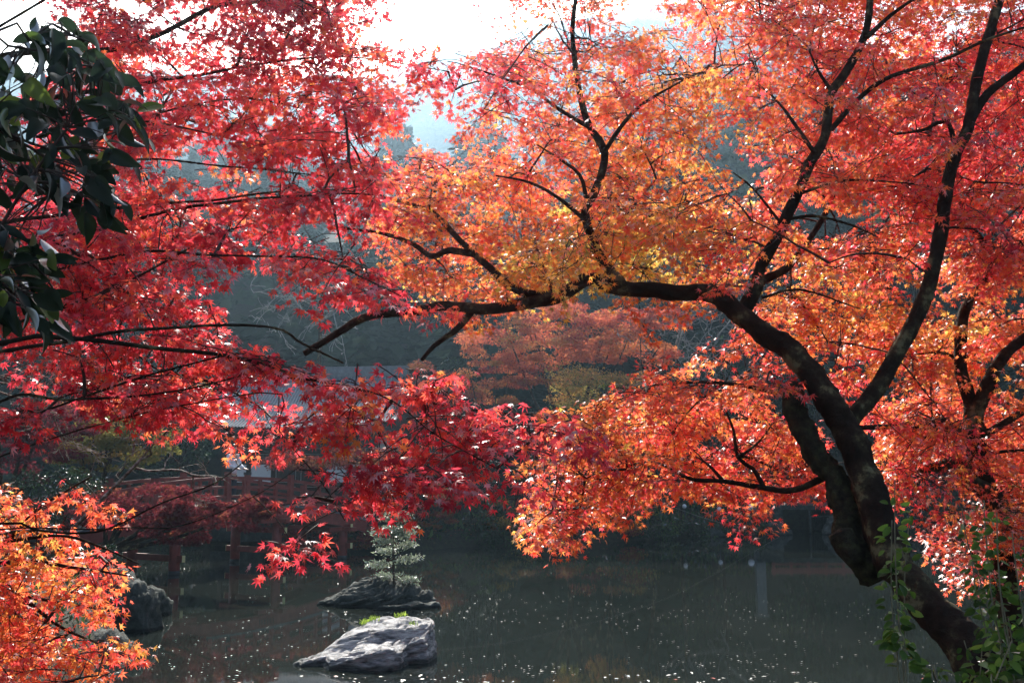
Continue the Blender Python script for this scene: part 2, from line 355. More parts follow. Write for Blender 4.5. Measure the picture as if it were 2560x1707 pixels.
def in_poly(px, py, poly):
    ins = np.zeros(len(px), bool); poly = np.asarray(poly, float)
    for a, b in zip(poly, np.roll(poly, -1, 0)):
        ins ^= ((a[1] > py) != (b[1] > py)) & (px < (b[0] - a[0]) * (py - a[1]) / (b[1] - a[1] + 1e-12) + a[0])
    return ins
def nz(p, s, off=0): return np.array([noise.noise(Vector((q[0] * s[0] + off, q[1] * s[1], q[2] * s[2]))) for q in p])

def fill(poly, d0, d1, cover, gaps=(), seed=0, leaf_area=3.9e-4, per=44, thr=-.25, scale=(1.5, 1.5, 3.2), slope=0.0):
    """spray bases in a crown volume: outline (photo pixels) swept over real depths d0..d1"""
    r = np.random.default_rng(900 + seed); poly = np.asarray(poly, float); lo, hi = poly.min(0), poly.max(0)
    dm = (d0 + d1) / 2
    x, y = poly[:, 0], poly[:, 1]; area = .5 * abs((x * np.roll(y, -1) - y * np.roll(x, -1)).sum()) * (dm / F) ** 2
    n = max(3, int(area * cover / (leaf_area * per))); out = []
    while sum(map(len, out)) < n:
        q = r.uniform(lo, hi, (n * 3 + 60, 2)); m = in_poly(q[:, 0], q[:, 1], poly)
        for gx, gy, ra, rb in gaps: m &= ((q[:, 0] - gx) / (ra + 35)) ** 2 + ((q[:, 1] - gy) / (rb + 25)) ** 2 > r.uniform(.75, 1.15, len(q))
        q = q[m]; d = r.uniform(d0, d1, len(q)) + slope * (q[:, 1] - 800) / 800
        p = PA(q[:, 0], q[:, 1], d); p = p[nz(p, scale, seed * 7.3) > thr]; out.append(p)
    return np.vstack(out)[:n]

# ------------------------------------------------------------------ limbs
def pline(pts, d0, d1):
    ds = np.linspace(d0, d1, len(pts)); return np.array([P(x, y, d) for (x, y), d in zip(pts, ds)])
class Skeleton:
    def __init__(s): s.p = []; s.r = []
    def add(s, p, r): s.p.append(p); s.r.append(np.broadcast_to(r, (len(p),)))
    def arr(s): return np.vstack(s.p), np.concatenate(s.r)
def limb(parent, name, pts, r0, r1, skel, material=None, rough=.16, sides=None, knob=True):
    l = smooth_line(pts, .02 if r0 > .05 else .045); n = len(l); t = np.linspace(0, 1, n); rad = r0 + (r1 - r0) * t
    big = r0 > .03; amp = .012 if big else .009
    off = np.array([[noise.noise(Vector(q) * 3.1), noise.noise(Vector(q) * 3.1 + Vector((9, 0, 0))), noise.noise(Vector(q) * 3.1 + Vector((0, 9, 0)))] for q in l]) * amp
    l = l + off
    o = MB().tube(l, rad, (36 if r0 > .05 else sides or 14) if big else 7, rough if big else rough * .8, 9 if big else 22).obj(name, material or M_BARK, parent)
    skel.add(l, rad); return o
def connect(mb, skel_p, C, r0=.006, r1=.003, maxd=1.4, seed=0, add=None):
    """twigs running from each spray base back to the nearest limb"""
    r = np.random.default_rng(70 + seed); root = []
    for c in C:
        dd = np.linalg.norm(skel_p - c, axis=1) + .25 * np.maximum(0, skel_p[:, 2] - c[2]); k = int(np.argmin(dd)); a = skel_p[k]; root.append(a)
        L = np.linalg.norm(a - c)
        if L > maxd or L < .03: continue
        m = (a + c) / 2 + np.array([0, 0, .10 * L]) + r.normal(0, .05 * L, 3)
        t = np.linspace(0, 1, 6)[:, None]; ln = (1 - t) ** 2 * a + 2 * t * (1 - t) * m + t * t * c + r.normal(0, .012 * L, (6, 3)) * (t * (1 - t) * 4)
        mb.tube(ln, np.linspace(r0, r1, 6), 4, cap=False)
        if add is not None: add.add(ln, r1)
    return np.array(root)

def crown_from(parent, skel, clouds, hue_fn, seed, n_boughs=90, L=(.24, .42), size=(.025, .042), tmpl=STAR5, tilt=.6, droop=.4, bough_r=(.009, .004), maxd=2.2, keep=1.0, twig_mat=None, out_from=None, leafm=None):
    C = np.vstack(clouds); r = np.random.default_rng(seed)
    mbt, mbl = MB(), MB(); sk_p, _ = skel.arr()
    ks = r.choice(len(C), min(n_boughs, len(C)), replace=False); sk2 = Skeleton(); sk2.add(sk_p, .01)
    order = ks[np.argsort([np.min(np.linalg.norm(sk_p - C[k], axis=1)) for k in ks])]
    for k in order: connect(mbt, np.vstack(sk2.p), C[k:k+1], bough_r[0], bough_r[1], maxd, seed + int(k), sk2)
    allp = np.vstack(sk2.p); root = connect(mbt, allp, C, .0035, .002, .7, seed)
    D = nrm(C - root) * .7 + r.normal(0, .6, C.shape)
    if out_from is not None: D = D + nrm(C - out_from) * .5
    D[:, 2] = D[:, 2] * .35 - .10
    Ls = r.uniform(*L, len(C))
    put_sprays(mbl, mbt, C - nrm(D) * Ls[:, None] * .45, D, Ls, hue_fn, size, tmpl, tilt, droop, keep, 1.0, seed=seed)
    mbt.obj('twigs', twig_mat or M_TWIG, parent); return mbl.obj('crown', leafm or M_LEAF, parent)

def hue_field(base, blobs):
    """leaf colour varies through the crown: blobs (px, py, radius, change)"""
    def fn(c):
        x, y = proj(c); h = np.full(len(c), base, float)
        for bx, by, br, a in blobs: h += a * np.exp(-(((x - bx) ** 2 + (y - by) ** 2) / br ** 2))
        return h + .06 * nz(c, (1.1, 1.1, 1.6), 31)
    return fn

# ================================================================== the leaning orange maple (right)
def leaning_maple():
    b = P(2480, 1725, 5.0); b[2] = gz(b[0], b[1]) - .1
    t = thing('maple_tree', b, 'large leaning orange maple with dark trunk arching left over the pond', 'tree')
    sk = Skeleton()
    tr = [(2485,1730),(2430,1642),(2372,1562),(2314,1505),(2232,1400),(2186,1270),(2142,1130),(2068,992),(1985,880),(1915,835),(1850,790),(1800,742)]
    p = pline(tr, 5.0, 6.25); p[0][2] -= .25
    limb(t, 'trunk', p[:8], .112, .076, sk, rough=.19, sides=26)
    q = limb(t, 'trunk', p[7:], .074, .058, sk, rough=.20, sides=22); q.name = 'upper_trunk'
    stub = pline([(2200,1440),(2150,1385),(2118,1320),(2116,1262),(2084,1190),(2046,1140),(2010,1078),(1978,1015),(1990,968)], 5.62, 5.95)
    limb(t, 'mossy_stem', stub, .085, .060, sk, M_MOSS, .38, 22)
    kn = pline([(2150,1400),(2120,1360),(2104,1326)], 5.6, 5.62); limb(t, 'burl', kn, .05, .07, sk, M_MOSS, .45, 14)
    B = [([(1800,742),(1755,730),(1700,733),(1600,722),(1530,716),(1470,700),(1399,741),(1316,757),(1223,773),(1124,765),(1042,779),(921,790),(850,828),(760,885)], 6.25, 6.9, .056, .022),
         ([(1179,780),(1141,823),(1086,862),(1054,900)], 6.7, 6.75, .026, .014),
         ([(1470,700),(1400,735),(1330,735),(1272,713),(1234,680),(1185,636),(1124,570),(1086,532),(1042,516),(960,495)], 6.55, 7.1, .036, .010),
         ([(1180,634),(1124,625),(1080,639),(1031,609),(949,581),(850,568)], 6.85, 7.2, .026, .008),
         ([(1560,715),(1500,640),(1466,554),(1464,521),(1489,472),(1511,384),(1470,307),(1448,230),(1434,121),(1431,55),(1442,-40)], 6.4, 6.0, .034, .012),
         ([(1470,315),(1398,274),(1327,222),(1228,186),(1150,160)], 6.1, 6.2, .015, .004),
         ([(1511,378),(1536,340),(1568,296),(1607,258),(1706,203)], 6.12, 6.0, .017, .005),
         ([(1464,494),(1448,439),(1398,400),(1344,362)], 6.2, 6.3, .014, .005),
         ([(1459,548),(1398,499),(1322,455),(1240,440)], 6.25, 6.4, .015, .005),
         ([(1560,590),(1607,548),(1710,505)], 6.5, 6.6, .013, .005), ([(1500,600),(1560,540),(1640,450)], 6.5, 6.7, .012, .005),
         ([(1855,790),(1886,735),(1903,664),(1936,603),(1963,543),(1996,472),(2024,406),(2062,340),(2078,236),(2117,181),(2155,110),(2172,33),(2180,-50)], 6.2, 5.9, .042, .020),
         ([(2166,96),(2227,38),(2300,-10)], 5.9, 5.8, .017, .008), ([(2078,324),(2150,247),(2227,192),(2358,148),(2468,99),(2580,65)], 6.0, 5.6, .018, .006),
         ([(2078,225),(2046,176),(2024,132)], 6.0, 6.1, .013, .005), ([(2035,380),(1969,285),(1925,236)], 6.0, 6.2, .015, .006),
         ([(1996,483),(2084,455),(2161,450),(2287,461)], 6.05, 5.9, .011, .004), ([(1963,549),(2029,540),(2117,560),(2194,592)], 6.1, 6.0, .011, .004),
         ([(1952,560),(1887,477),(1832,433)], 6.1, 6.3, .010, .004), ([(1905,745),(2000,725),(2150,770)], 6.2, 6.0, .009, .004),
         ([(1850,780),(1892,713),(1963,675),(2013,614),(2078,505)], 6.4, 6.9, .036, .018),
         ([(2120,1070),(2133,1039),(2166,1006),(2205,957),(2238,891),(2260,850),(2303,757),(2331,675),(2353,570),(2369,477),(2391,384),(2419,318),(2435,236),(2451,154),(2490,33),(2515,-50)], 5.8, 5.9, .050, .028),
         ([(2425,300),(2468,236),(2523,192),(2590,140)], 5.9, 5.8, .030, .020), ([(2391,370),(2364,302),(2314,324),(2238,337)], 5.9, 6.1, .018, .007),
         ([(1978,990),(1886,968),(1810,957),(1744,954),(1640,962)], 5.95, 6.5, .016, .006), ([(1810,957),(1740,1010),(1690,1070)], 6.2, 6.5, .009, .004),
         ([(2084,1180),(1990,1225),(1908,1220),(1810,1204),(1733,1198),(1690,1180)], 5.8, 6.3, .022, .010),
         ([(1908,1215),(1881,1171),(1843,1143),(1832,1077),(1815,1030)], 6.0, 6.3, .015, .006), ([(1845,1143),(1900,1100),(1930,1060)], 6.1, 6.2, .010, .004),
         ([(1810,1204),(1770,1160),(1740,1140)], 6.1, 6.3, .012, .005)]
    for pts, d0, d1, r0, r1 in B: limb(t, 'branch', pline(pts, d0, d1), r0, r1, sk)
    top = [(1235,120),(1290,-160),(1420,-160),(1560,60),(1640,70),(1760,-160),(2200,-200),(2800,-200),(2800,650),(2300,700),(1960,660),(1850,560),(1560,560),(1480,470),(1330,400),(1180,300)]
    arch = [(960,400),(1080,375),(1180,340),(1270,390),(1420,470),(1560,520),(1660,640),(1500,690),(1330,680),(1240,720),(1150,745),(1060,690),(990,640),(945,600),(960,520),(1010,470)]
    over = [(1380,560),(1560,520),(1850,560),(1930,660),(1860,700),(1560,690),(1400,700),(1280,760),(1180,800),(1150,770)]
    low = [(1640,930),(1900,940),(1960,1010),(2060,1170),(2080,1220),(1960,1290),(1880,1300),(1810,1250),(1640,1205),(1540,1250),(1470,1280),(1400,1345),(1345,1330),(1350,1240),(1385,1160),(1320,1130),(1310,1040),(1420,1020)]
    mid = [(1700,780),(1960,700),(2300,690),(2300,1000),(2180,1040),(2120,1000),(2000,860),(1900,880),(1720,930)]
    right = [(2160,1080),(2240,980),(2420,1000),(2420,1300),(2300,1280),(2180,1250)]
    g = [(1815,395,60,35),(2120,530,90,40),(2010,520,50,30),(2330,640,50,60),(1750,800,80,50),(2230,960,40,40)]
    cl = [fill(top, 6.1, 8.2, 2.1, g + [(1330,40,60,40), (1620,20,60,40), (1340,190,10,10), (1510,70,15,10), (1490,160,5,5), (1720,50,15,10), (1590,180,5,5), (1260,250,20,10)], 1), fill(top, 5.5, 6.0, .30, g, 2),
          fill([(1500,520),(1760,420),(2500,380),(2500,640),(2300,700),(1960,660)], 6.1, 8.2, .7, g, 13),
          fill(arch, 6.7, 8.4, 2.5, (), 3), fill(over[:5] + [(1400,680),(1280,720),(1180,760)], 5.6, 6.4, .8, (), 4), fill(over, 6.6, 8.0, 1.3, (), 14), fill(low, 6.0, 7.6, 2.9, (), 5), fill(mid, 6.4, 7.8, 1.7, g, 6), fill(right, 6.0, 7.2, 1.6, g, 7),
          fill([(1560,690),(1880,690),(1700,790),(1560,800)], 6.6, 7.2, .9, (), 8), fill([(1900,915),(1965,925),(1975,985),(1920,985)], 5.65, 5.85, 1.8, (), 17)]
    hf = hue_field(.43, [(1250,160,230,-.12), (1150,560,280,.10), (1560,640,170,.26), (1400,670,110,.22), (1700,620,110,.2), (1750,330,230,.10), (2130,700,130,.22), (1480,900,200,.05), (1420,420,200,.03), (1950,1150,300,-.05), (2500,250,240,-.12), (2300,480,200,-.10), (1690,230,130,.12), (1420,1260,140,.05), (1640,790,110,-.14), (2300,850,160,.06), (1320,850,120,.28), (1620,1080,160,.06)])
    crown_from(t, sk, cl, hf, 3, 260)
leaning_maple()

# ================================================================== second maple at the right edge
def right_maple():
    b = P(2520, 1420, 7.2); b[2] = gz(b[0], b[1]) - .1
    t = thing('maple_tree', b, 'slimmer upright maple forking behind the leaning one at the right edge', 'tree'); sk = Skeleton()
    p = pline([(2520,1430),(2500,1330),(2466,1225),(2446,1165),(2438,1088),(2435,1020)], 7.2, 7.0); p[0] = b
    limb(t, 'trunk', p, .095, .068, sk, sides=16)
    for pts, d0, d1, r0, r1, m in [([(2436,1040),(2424,1000),(2402,929),(2402,850),(2407,800),(2418,768),(2468,690),(2484,666),(2560,620),(2640,580)], 7.0, 7.2, .048, .026, M_BARK),
          ([(2484,666),(2451,598),(2413,560),(2400,500)], 7.15, 7.2, .028, .012, M_BARK),
          ([(2436,1040),(2451,1005),(2473,957),(2506,896),(2560,847),(2660,780)], 7.0, 6.9, .052, .03, M_BARK),
          ([(2470,1220),(2424,1203),(2396,1154),(2350,1165),(2303,1172)], 7.1, 6.8, .06, .03, M_MOSS),
          ([(2440,1080),(2418,1077),(2358,1066),(2248,1066),(2150,1066)], 7.0, 6.2, .026, .016, M_BARK),
          ([(2445,1100),(2495,1066),(2560,1028),(2650,990)], 7.0, 7.0, .03, .018, M_BARK), ([(2450,1140),(2500,1130),(2580,1125)], 7.0, 7.0, .016, .008, M_BARK),
          ([(2402,900),(2350,880),(2290,885)], 7.1, 7.2, .014, .006, M_BARK), ([(2480,1290),(2420,1295),(2350,1290),(2300,1268)], 7.15, 6.9, .016, .006, M_BARK),
          ([(2500,1330),(2470,1370),(2400,1390)], 7.2, 6.9, .016, .006, M_BARK)]:
        limb(t, 'branch', pline(pts, d0, d1), r0, r1, sk, m)
    up = [(2300,640),(2800,560),(2800,1230),(2500,1240),(2360,1130),(2230,1120),(2180,1040),(2300,950),(2330,780)]
    lowp = [(2330,1310),(2460,1270),(2800,1200),(2800,1440),(2500,1430),(2420,1420),(2340,1400),(2300,1370)]
    cl = [fill(up, 7.2, 8.8, 2.3, [(2350,720,40,50), (2530,930,60,50), (2520,720,40,40)], 21), fill(up, 6.5, 6.9, .35, (), 23)]
    hf = hue_field(.45, [(2370,820,110,.22), (2400,1100,200,-.03), (2450,1360,130,.06), (2200,1180,120,-.05)])
    crown_from(t, sk, cl, hf, 5, 90, droop=.5)
    crown_from(t, sk, [fill(lowp, 6.7, 7.4, 2.1, (), 22)], hue_field(.44, []), 6, 20, droop=.2, tilt=.45, leafm=M_SHINY)
right_maple()

# ================================================================== crimson maple (left), trunk outside the frame
def left_maple():
    b = np.array([-3.55, 4.6, 0]); b[2] = gz(b[0], b[1]) - .1
    t = thing('maple_tree', b, 'crimson maple whose long branches reach in from the left edge', 'tree'); sk = Skeleton()
    crotch = b + np.array([.05, .15, 1.9]); topt = b + np.array([.5, .5, 3.8])
    limb(t, 'trunk', [b, b + np.array([-.08, .05, 1.0]), crotch, crotch + np.array([.2, .2, 1.0]), topt], .13, .06, sk, sides=18)
    A = lambda h: b + np.array([.1 + .12 * max(0, h - 1.9), .15 + .1 * max(0, h - 1.9), h])
    for h, pts, d0, d1, r0, r1 in [
          (2.6, [(0,560),(137,540),(300,520),(540,500),(700,480)], 4.6, 5.4, .020, .006), (2.4, [(130,600),(263,576),(351,548),(494,515),(713,494),(860,483),(960,490)], 4.7, 5.6, .022, .005),
          (1.9, [(100,790),(269,729),(384,669),(466,625),(532,587),(640,560)], 4.5, 5.3, .017, .005), (3.6, [(300,120),(515,27),(576,11),(685,0),(800,-30)], 5.2, 5.8, .028, .012),
          (3.7, [(250,-60),(356,0),(439,66),(548,99),(700,130)], 5.0, 5.6, .012, .004), (3.3, [(330,215),(480,190),(630,165),(740,148),(860,140),(1003,159),(1120,180)], 5.1, 6.0, .020, .004),
          (3.0, [(150,290),(340,302),(494,329),(614,357),(760,400)], 4.9, 5.6, .013, .004), (1.5, [(0,1003),(165,998),(329,990),(494,965),(600,940)], 4.0, 4.4, .016, .004),
          (1.7, [(40,850),(165,847),(384,869),(500,880),(620,900),(760,945),(900,975),(1100,1010),(1280,1035)], 4.0, 4.6, .022, .005),
          (1.7, [(200,850),(420,820),(680,820),(760,858),(858,905)], 4.1, 4.7, .016, .006), (2.1, [(300,640),(560,640),(780,645),(900,690),(1010,740)], 4.6, 4.6, .014, .004),
          (1.6, [(560,890),(700,940),(950,985),(1080,1080),(1240,1170)], 4.3, 4.2, .010, .003), (1.6, [(650,980),(700,1080),(800,1200),(860,1300)], 4.3, 4.2, .006, .003),
          (1.1, [(0,1308),(82,1324),(181,1332),(274,1319),(406,1253),(538,1204),(647,1121)], 4.0, 4.2, .014, .003), (1.1, [(270,1320),(417,1318),(526,1286),(658,1225),(768,1154)], 4.05, 4.3, .007, .002),
          (2.8, [(320,400),(600,420),(800,440),(950,470)], 5.3, 5.9, .012, .004), (3.1, [(500,260),(700,260),(880,330)], 5.4, 6.0, .012, .004)]:
        d = np.linspace(d0, d1, len(pts)); q = pline(pts, d0, d1)
        st = A(h); rk = np.random.default_rng(int(h * 100 + pts[1][0])); k = st * .45 + q[0] * .55 + np.array([0, 0, .12]) + rk.normal(0, .09, 3)
        limb(t, 'branch', np.vstack([st, k, q]), r0 * .78, r1 * .8, sk, sides=8)
    up = [(110,-150),(930,-150),(905,30),(930,120),(970,150),(960,250),(925,350),(1040,430),(1080,490),(1000,560),(880,600),(800,520),(560,560),(0,620),(-200,600),(-200,420),(120,300),(170,140),(240,60)]
    body = [(-200,520),(500,520),(820,590),(900,640),(1000,690),(1080,735),(1060,765),(930,720),(800,690),(620,740),(470,730),(540,820),(600,900),(640,960),(700,1080),(560,1100),(480,1010),(200,1000),(150,900),(-200,870)]
    low = [(540,840),(680,850),(800,925),(1000,915),(1080,925),(1170,975),(1300,985),(1560,1065),(1480,1100),(1340,1075),(1300,1150),(1340,1240),(1250,1200),(1130,1130),(1080,1200),(1060,1290),(960,1240),(900,1110),(760,1090),(640,1020),(520,920)]
    hang = [(640,1140),(860,1080),(880,1180),(900,1320),(780,1330),(720,1370),(640,1380),(650,1280)]
    g = [(600,710,120,50), (930,600,60,45), (830,560,60,25), (880,860,110,35), (700,980,60,25), (620,640,60,25), (470,400,40,18), (620,420,30,14)]
    cl = [fill(up, 4.9, 7.0, 2.1, g, 31, thr=-.32), fill([(930,110),(1050,110),(1180,130),(1230,200),(1180,235),(1100,215),(1000,205),(930,230)], 5.4, 6.4, 1.25, (), 39), fill(body, 4.3, 6.0, 2.0, g, 32), fill(low, 3.9, 4.7, 1.8, g, 33, thr=-.3), fill(hang, 4.0, 4.4, .5, (), 34),
          fill([(0,1000),(190,1000),(190,1060),(0,1050)], 4.2, 4.5, .5, (), 35), fill([(-200,-200),(900,-200),(900,-50),(-200,-50)], 5.0, 6.8, 1.6, (), 36)]
    hf = hue_field(.20, [(760,330,200,.04), (480,440,110,.10), (800,900,200,-.05), (900,560,150,-.02), (1000,1000,250,.05), (700,700,150,.06), (950,140,200,.06), (150,1150,100,0)])
    crown_from(t, sk, cl, hf, 9, 170, L=(.22, .38), size=(.026, .045), tmpl=STAR7, maxd=1.8)
left_maple()

# ================================================================== low orange maple, bottom left
def low_maple():
    b = np.array([-2.75, 4.9, 0]); b[2] = gz(b[0], b[1]) - .1
    t = thing('maple_tree', b, 'low bright orange maple bush at the bottom left corner', 'tree'); sk = Skeleton()
    limb(t, 'trunk', [b, b + np.array([.05, .05, .5]), P(-60, 1420, 5.1)], .06, .035, sk)
    for pts, r0 in [([(-60,1420),(40,1330),(110,1260),(230,1190)], .016), ([(-60,1420),(60,1400),(180,1420),(330,1440)], .016), ([(-40,1440),(60,1500),(160,1570),(270,1620)], .014), ([(20,1350),(160,1340),(270,1375),(350,1410)], .010), ([(-60,1420),(-20,1300),(60,1220)], .014), ([(0,1480),(120,1500),(290,1530)], .010)]:
        limb(t, 'branch', pline(pts, 5.1, 5.3), r0, .004, sk)
    A = [(-200,1215),(0,1205),(100,1220),(145,1290),(235,1332),(265,1384),(310,1430),(285,1482),(235,1452),(285,1540),(300,1600),(220,1658),(272,1690),(185,1800),(-200,1800)]
    Bp = [(140,1240),(200,1205),(245,1250),(290,1290),(250,1300),(160,1270)]
    cl = [fill(A, 4.8, 6.0, 2.1, [(190,1530,30,20), (110,1480,30,16)], 41), fill(Bp, 5.0, 5.3, 1.6, (), 42)]
    hf = hue_field(.46, [(60,1350,120,.08), (60,1650,150,.05), (300,1420,100,-.08), (200,1230,60,-.10)])
    crown_from(t, sk, cl, hf, 13, 60, L=(.2, .32), tilt=.7, droop=.6)
low_maple()

# ================================================================== dark broadleaf evergreen, top left
def camellia():
    b = np.array([-1.95, 2.55, 0]); b[2] = gz(b[0], b[1]) - .1
    t = thing('camellia_tree', b, 'dark glossy evergreen with broad hanging leaves at the top left', 'tree'); sk = Skeleton()
    limb(t, 'trunk', [b, b + np.array([.03, .1, 1.0]), b + np.array([.06, .2, 2.1]), b + np.array([.2, .3, 3.0])], .05, .02, sk)
    H = lambda h: b + np.array([.06, .2, h])
    for h, pts, r0 in [(1.9, [(-60,330),(30,340),(130,375),(230,350),(300,330)], .012), (1.6, [(-60,280),(0,330),(75,370),(150,420),(225,455),(290,520)], .011), (2.2, [(-60,115),(20,115),(110,130),(190,140),(230,165)], .010),
                       (2.3, [(0,75),(70,100),(130,60),(180,90),(240,110)], .008), (1.3, [(-60,600),(0,600),(60,640),(110,690),(150,760)], .010), (1.5, [(-60,440),(40,440),(120,490)], .009), (1.2, [(-60,700),(20,720),(80,760)], .008), (1.8, [(130,375),(200,300),(280,290),(340,320)], .008)]:
        q = pline(pts, 2.75, 3.0); a0 = H(float(np.clip(q[0][2] - b[2] - .22, .8, 2.9))); mid = a0 * .45 + q[0] * .55 + np.array([-.02, .05, .04])
        limb(t, 'branch', np.vstack([a0, mid, q]), r0, .003, sk, M_TWIG)
    r = np.random.default_rng(77); mbl = MB(); mbt = MB(); skp = sk.arr()[0]
    A = [(60,50),(150,60),(230,110),(300,190),(290,240),(345,290),(350,360),(300,400),(240,400),(290,470),(310,530),(240,560),(180,540),(130,500),(60,500),(-60,470),(-60,160),(40,150)]
    Bp = [(-60,590),(100,590),(150,640),(110,680),(150,790),(150,860),(110,850),(50,790),(-60,800)]
    cl = []
    for poly, n in ((A, 265), (Bp, 110)):
        k = 0
        while k < n:
            x = r.uniform(-60, 350); y = r.uniform(40, 860)
            if in_poly(np.array([x]), np.array([y - 25.]), poly)[0]:
                q = P(x, y - 40, r.uniform(2.65, 3.2)); cl.append(q); k += 1
    C = np.array(cl); root = connect(mbt, skp, C, .003, .0015, .6, 3)
    N = len(C); ax = nrm(C - root) * .6 + r.normal(0, .5, (N, 3)) + np.array([.35, -.1, -.75]); nm = np.stack([r.normal(.1, .9, N), r.normal(-.5, .7, N), r.normal(.6, .5, N)], 1)
    put_leaves(mbl, BROAD, C, ax, nm, r.uniform(.055, .108, N), np.clip(np.where(r.random(N) < .10, r.uniform(.8, 1, N), r.uniform(0, .6, N)), 0, 1), r.uniform(.5, 1.8, N))  # some leaves coloured yellow green, painted as if sunlight shone through them
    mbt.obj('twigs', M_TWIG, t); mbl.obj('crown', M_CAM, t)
camellia()

# ================================================================== bare lichen-covered trees and shrubs
def bare(name, base, dirs, L0, r0, levels, label, material, seed, cat='tree', spread=.75, trunk=None, part='branch', twist=.25, minr=.0012, group=None):
    r = np.random.default_rng(seed); t = thing(name, base, label, cat, group)
    if trunk is not None: MB().tube(smooth_line(trunk[0], .1), np.linspace(trunk[1], trunk[2], len(smooth_line(trunk[0], .1))), 8, .12, 8).obj('trunk', M_BARK if cat == 'tree' else material, t)
    for st, d in dirs:
        mb = MB()
        def rec(p, d, L, rad, lv):
            n = 6; pts = [p]; dd = nrm(np.array(d, float))
            for _ in range(n): dd = nrm(dd + r.normal(0, twist, 3) + np.array([0, 0, .02])); pts.append(pts[-1] + dd * L / n)
            pts = np.array(pts); mb.tube(pts, np.linspace(rad, max(minr, rad * .55), n + 1), 5 if lv > 1 else 4, cap=False)
            if lv <= 0: return
            for k in range(3 if lv > 1 else 4):
                i = int(r.integers(2, n + 1)); rec(pts[i], dd + r.normal(0, spread, 3), L * r.uniform(.45, .75), max(minr, rad * .6), lv - 1)
        rec(np.array(st, float), d, L0, r0, levels); mb.obj(part, material, t)
    return t
q = P(300, 1330, 8.0); lb = np.array([-4.4, 8.0, gz(-4.4, 8.0) - .05]); lt = P(330, 1160, 7.6)
bare('bare_shrub', lb, [(P(350,1150,7.6), (.9, -.05, .45)), (P(350,1150,7.6), (1, .1, .12)), (P(340,1170,7.6), (.8, 0, -.1)), (P(330,1140,7.6), (.3, .1, 1))], .55, .010, 3, 'leafless shrub with white lichen on its thin twigs left of the bridge', M_LICHEN, 4, 'shrub', trunk=([lb, lb + (lt - lb) * .5 + np.array([-.1, 0, .1]), P(350,1150,7.6)], .03, .012))
lb2 = np.array([-3.2, 6.4, gz(-3.2, 6.4) - .05])
bare('bare_shrub', lb2, [(P(-80,1000,6.2), (.8, .1, .35)), (P(-80,960,6.2), (.9, .1, .1)), (P(-80,1040,6.2), (.9, 0, -.15)), (P(-60,900,6.2), (.7, .1, .1)), (P(-60,930,6.2), (1, 0, -.3))], .5, .008, 3, 'leafless grey shrub with fine twigs at the left edge', M_LICHEN, 8, 'shrub', trunk=([lb2, lb2 + np.array([-.1, 0, .5]), P(-80,960,6.2)], .03, .014))
for i, (px, py, d, lab) in enumerate([(1690,960,46,'slender pale bare tree beside the hazy maple, left of two'), (1790,950,48,'pale bare tree with white crooked twigs beneath the arching branch')]):
    tp = P(px, 860, d); bb = np.array([tp[0], d, gz(tp[0], d) - .2])
    dirs = [(bb + (tp - bb) * f, (x, -.1, z)) for f, x, z in ((.55, -.8, .6), (.7, .9, .5), (.8, -.7, .8), (.9, .6, .9), (1, .1, 1), (.62, .5, .8))]
    bare('bare_tree', bb, dirs, 2.6, .045, 3, lab, M_PALEBARK, 20 + i, trunk=([bb, bb + (tp - bb) * .5 + np.array([.15, 0, 0]), tp], .10, .04), minr=.014, twist=.22)
tp = P(760, 770, 40); bb = np.array([tp[0], 43.5, gz(tp[0], 43.5) - .2])
bare('bare_tree', bb, [(tp + np.array([0, 3.5, 0]), (x, 0, z)) for x, z in ((-1, .5), (.9, .5), (-.4, 1), (.5, 1), (1, .1))], 2.8, .05, 3, 'leafless grey tree standing behind the tiled roof', M_PALEBARK, 31, trunk=([bb, bb * .5 + (tp + np.array([0, 3.5, 0])) * .5, tp + np.array([0, 3.5, 0])], .17, .07), minr=.012)

# ================================================================== mid distance trees on the far bank
def cloud_leaves(mb, centers, radii, n, size, hue, hj, tmpl, seed, droop=.4, tilt=.7, pads=26, flat=.35):
    r = np.random.default_rng(seed)
    for c, ra in zip(centers, radii):
        c = np.array(c); ra = np.array(ra); k = max(6, int(pads))
        u = nrm(r.normal(0, 1, (k, 3))) * r.uniform(.35, 1, (k, 1)) ** .6; pc = c + u * ra; pr = np.mean(ra) * r.uniform(.22, .45, k)
        m = n // k; ph = hue + r.normal(0, hj, k)
        for q, s, h in zip(pc, pr, ph):
            o = nrm(r.normal(0, 1, (m, 3))) * (r.uniform(0, 1, (m, 1)) ** .45) * s; o[:, 2] *= flat; o[:, 2] -= .25 * (o[:, 0] ** 2 + o[:, 1] ** 2) / s * .6
            ax = nrm(o + 1e-6) + r.normal(0, .5, (m, 3)); ax[:, 2] -= droop
            put_leaves(mb, tmpl, q + o, ax, np.array([0, 0, 1.0]) + r.normal(0, tilt, (m, 3)), r.uniform(*size, m), np.clip(h + r.normal(0, hj * .7, m), 0, 1), r.uniform(.3, 2, m))
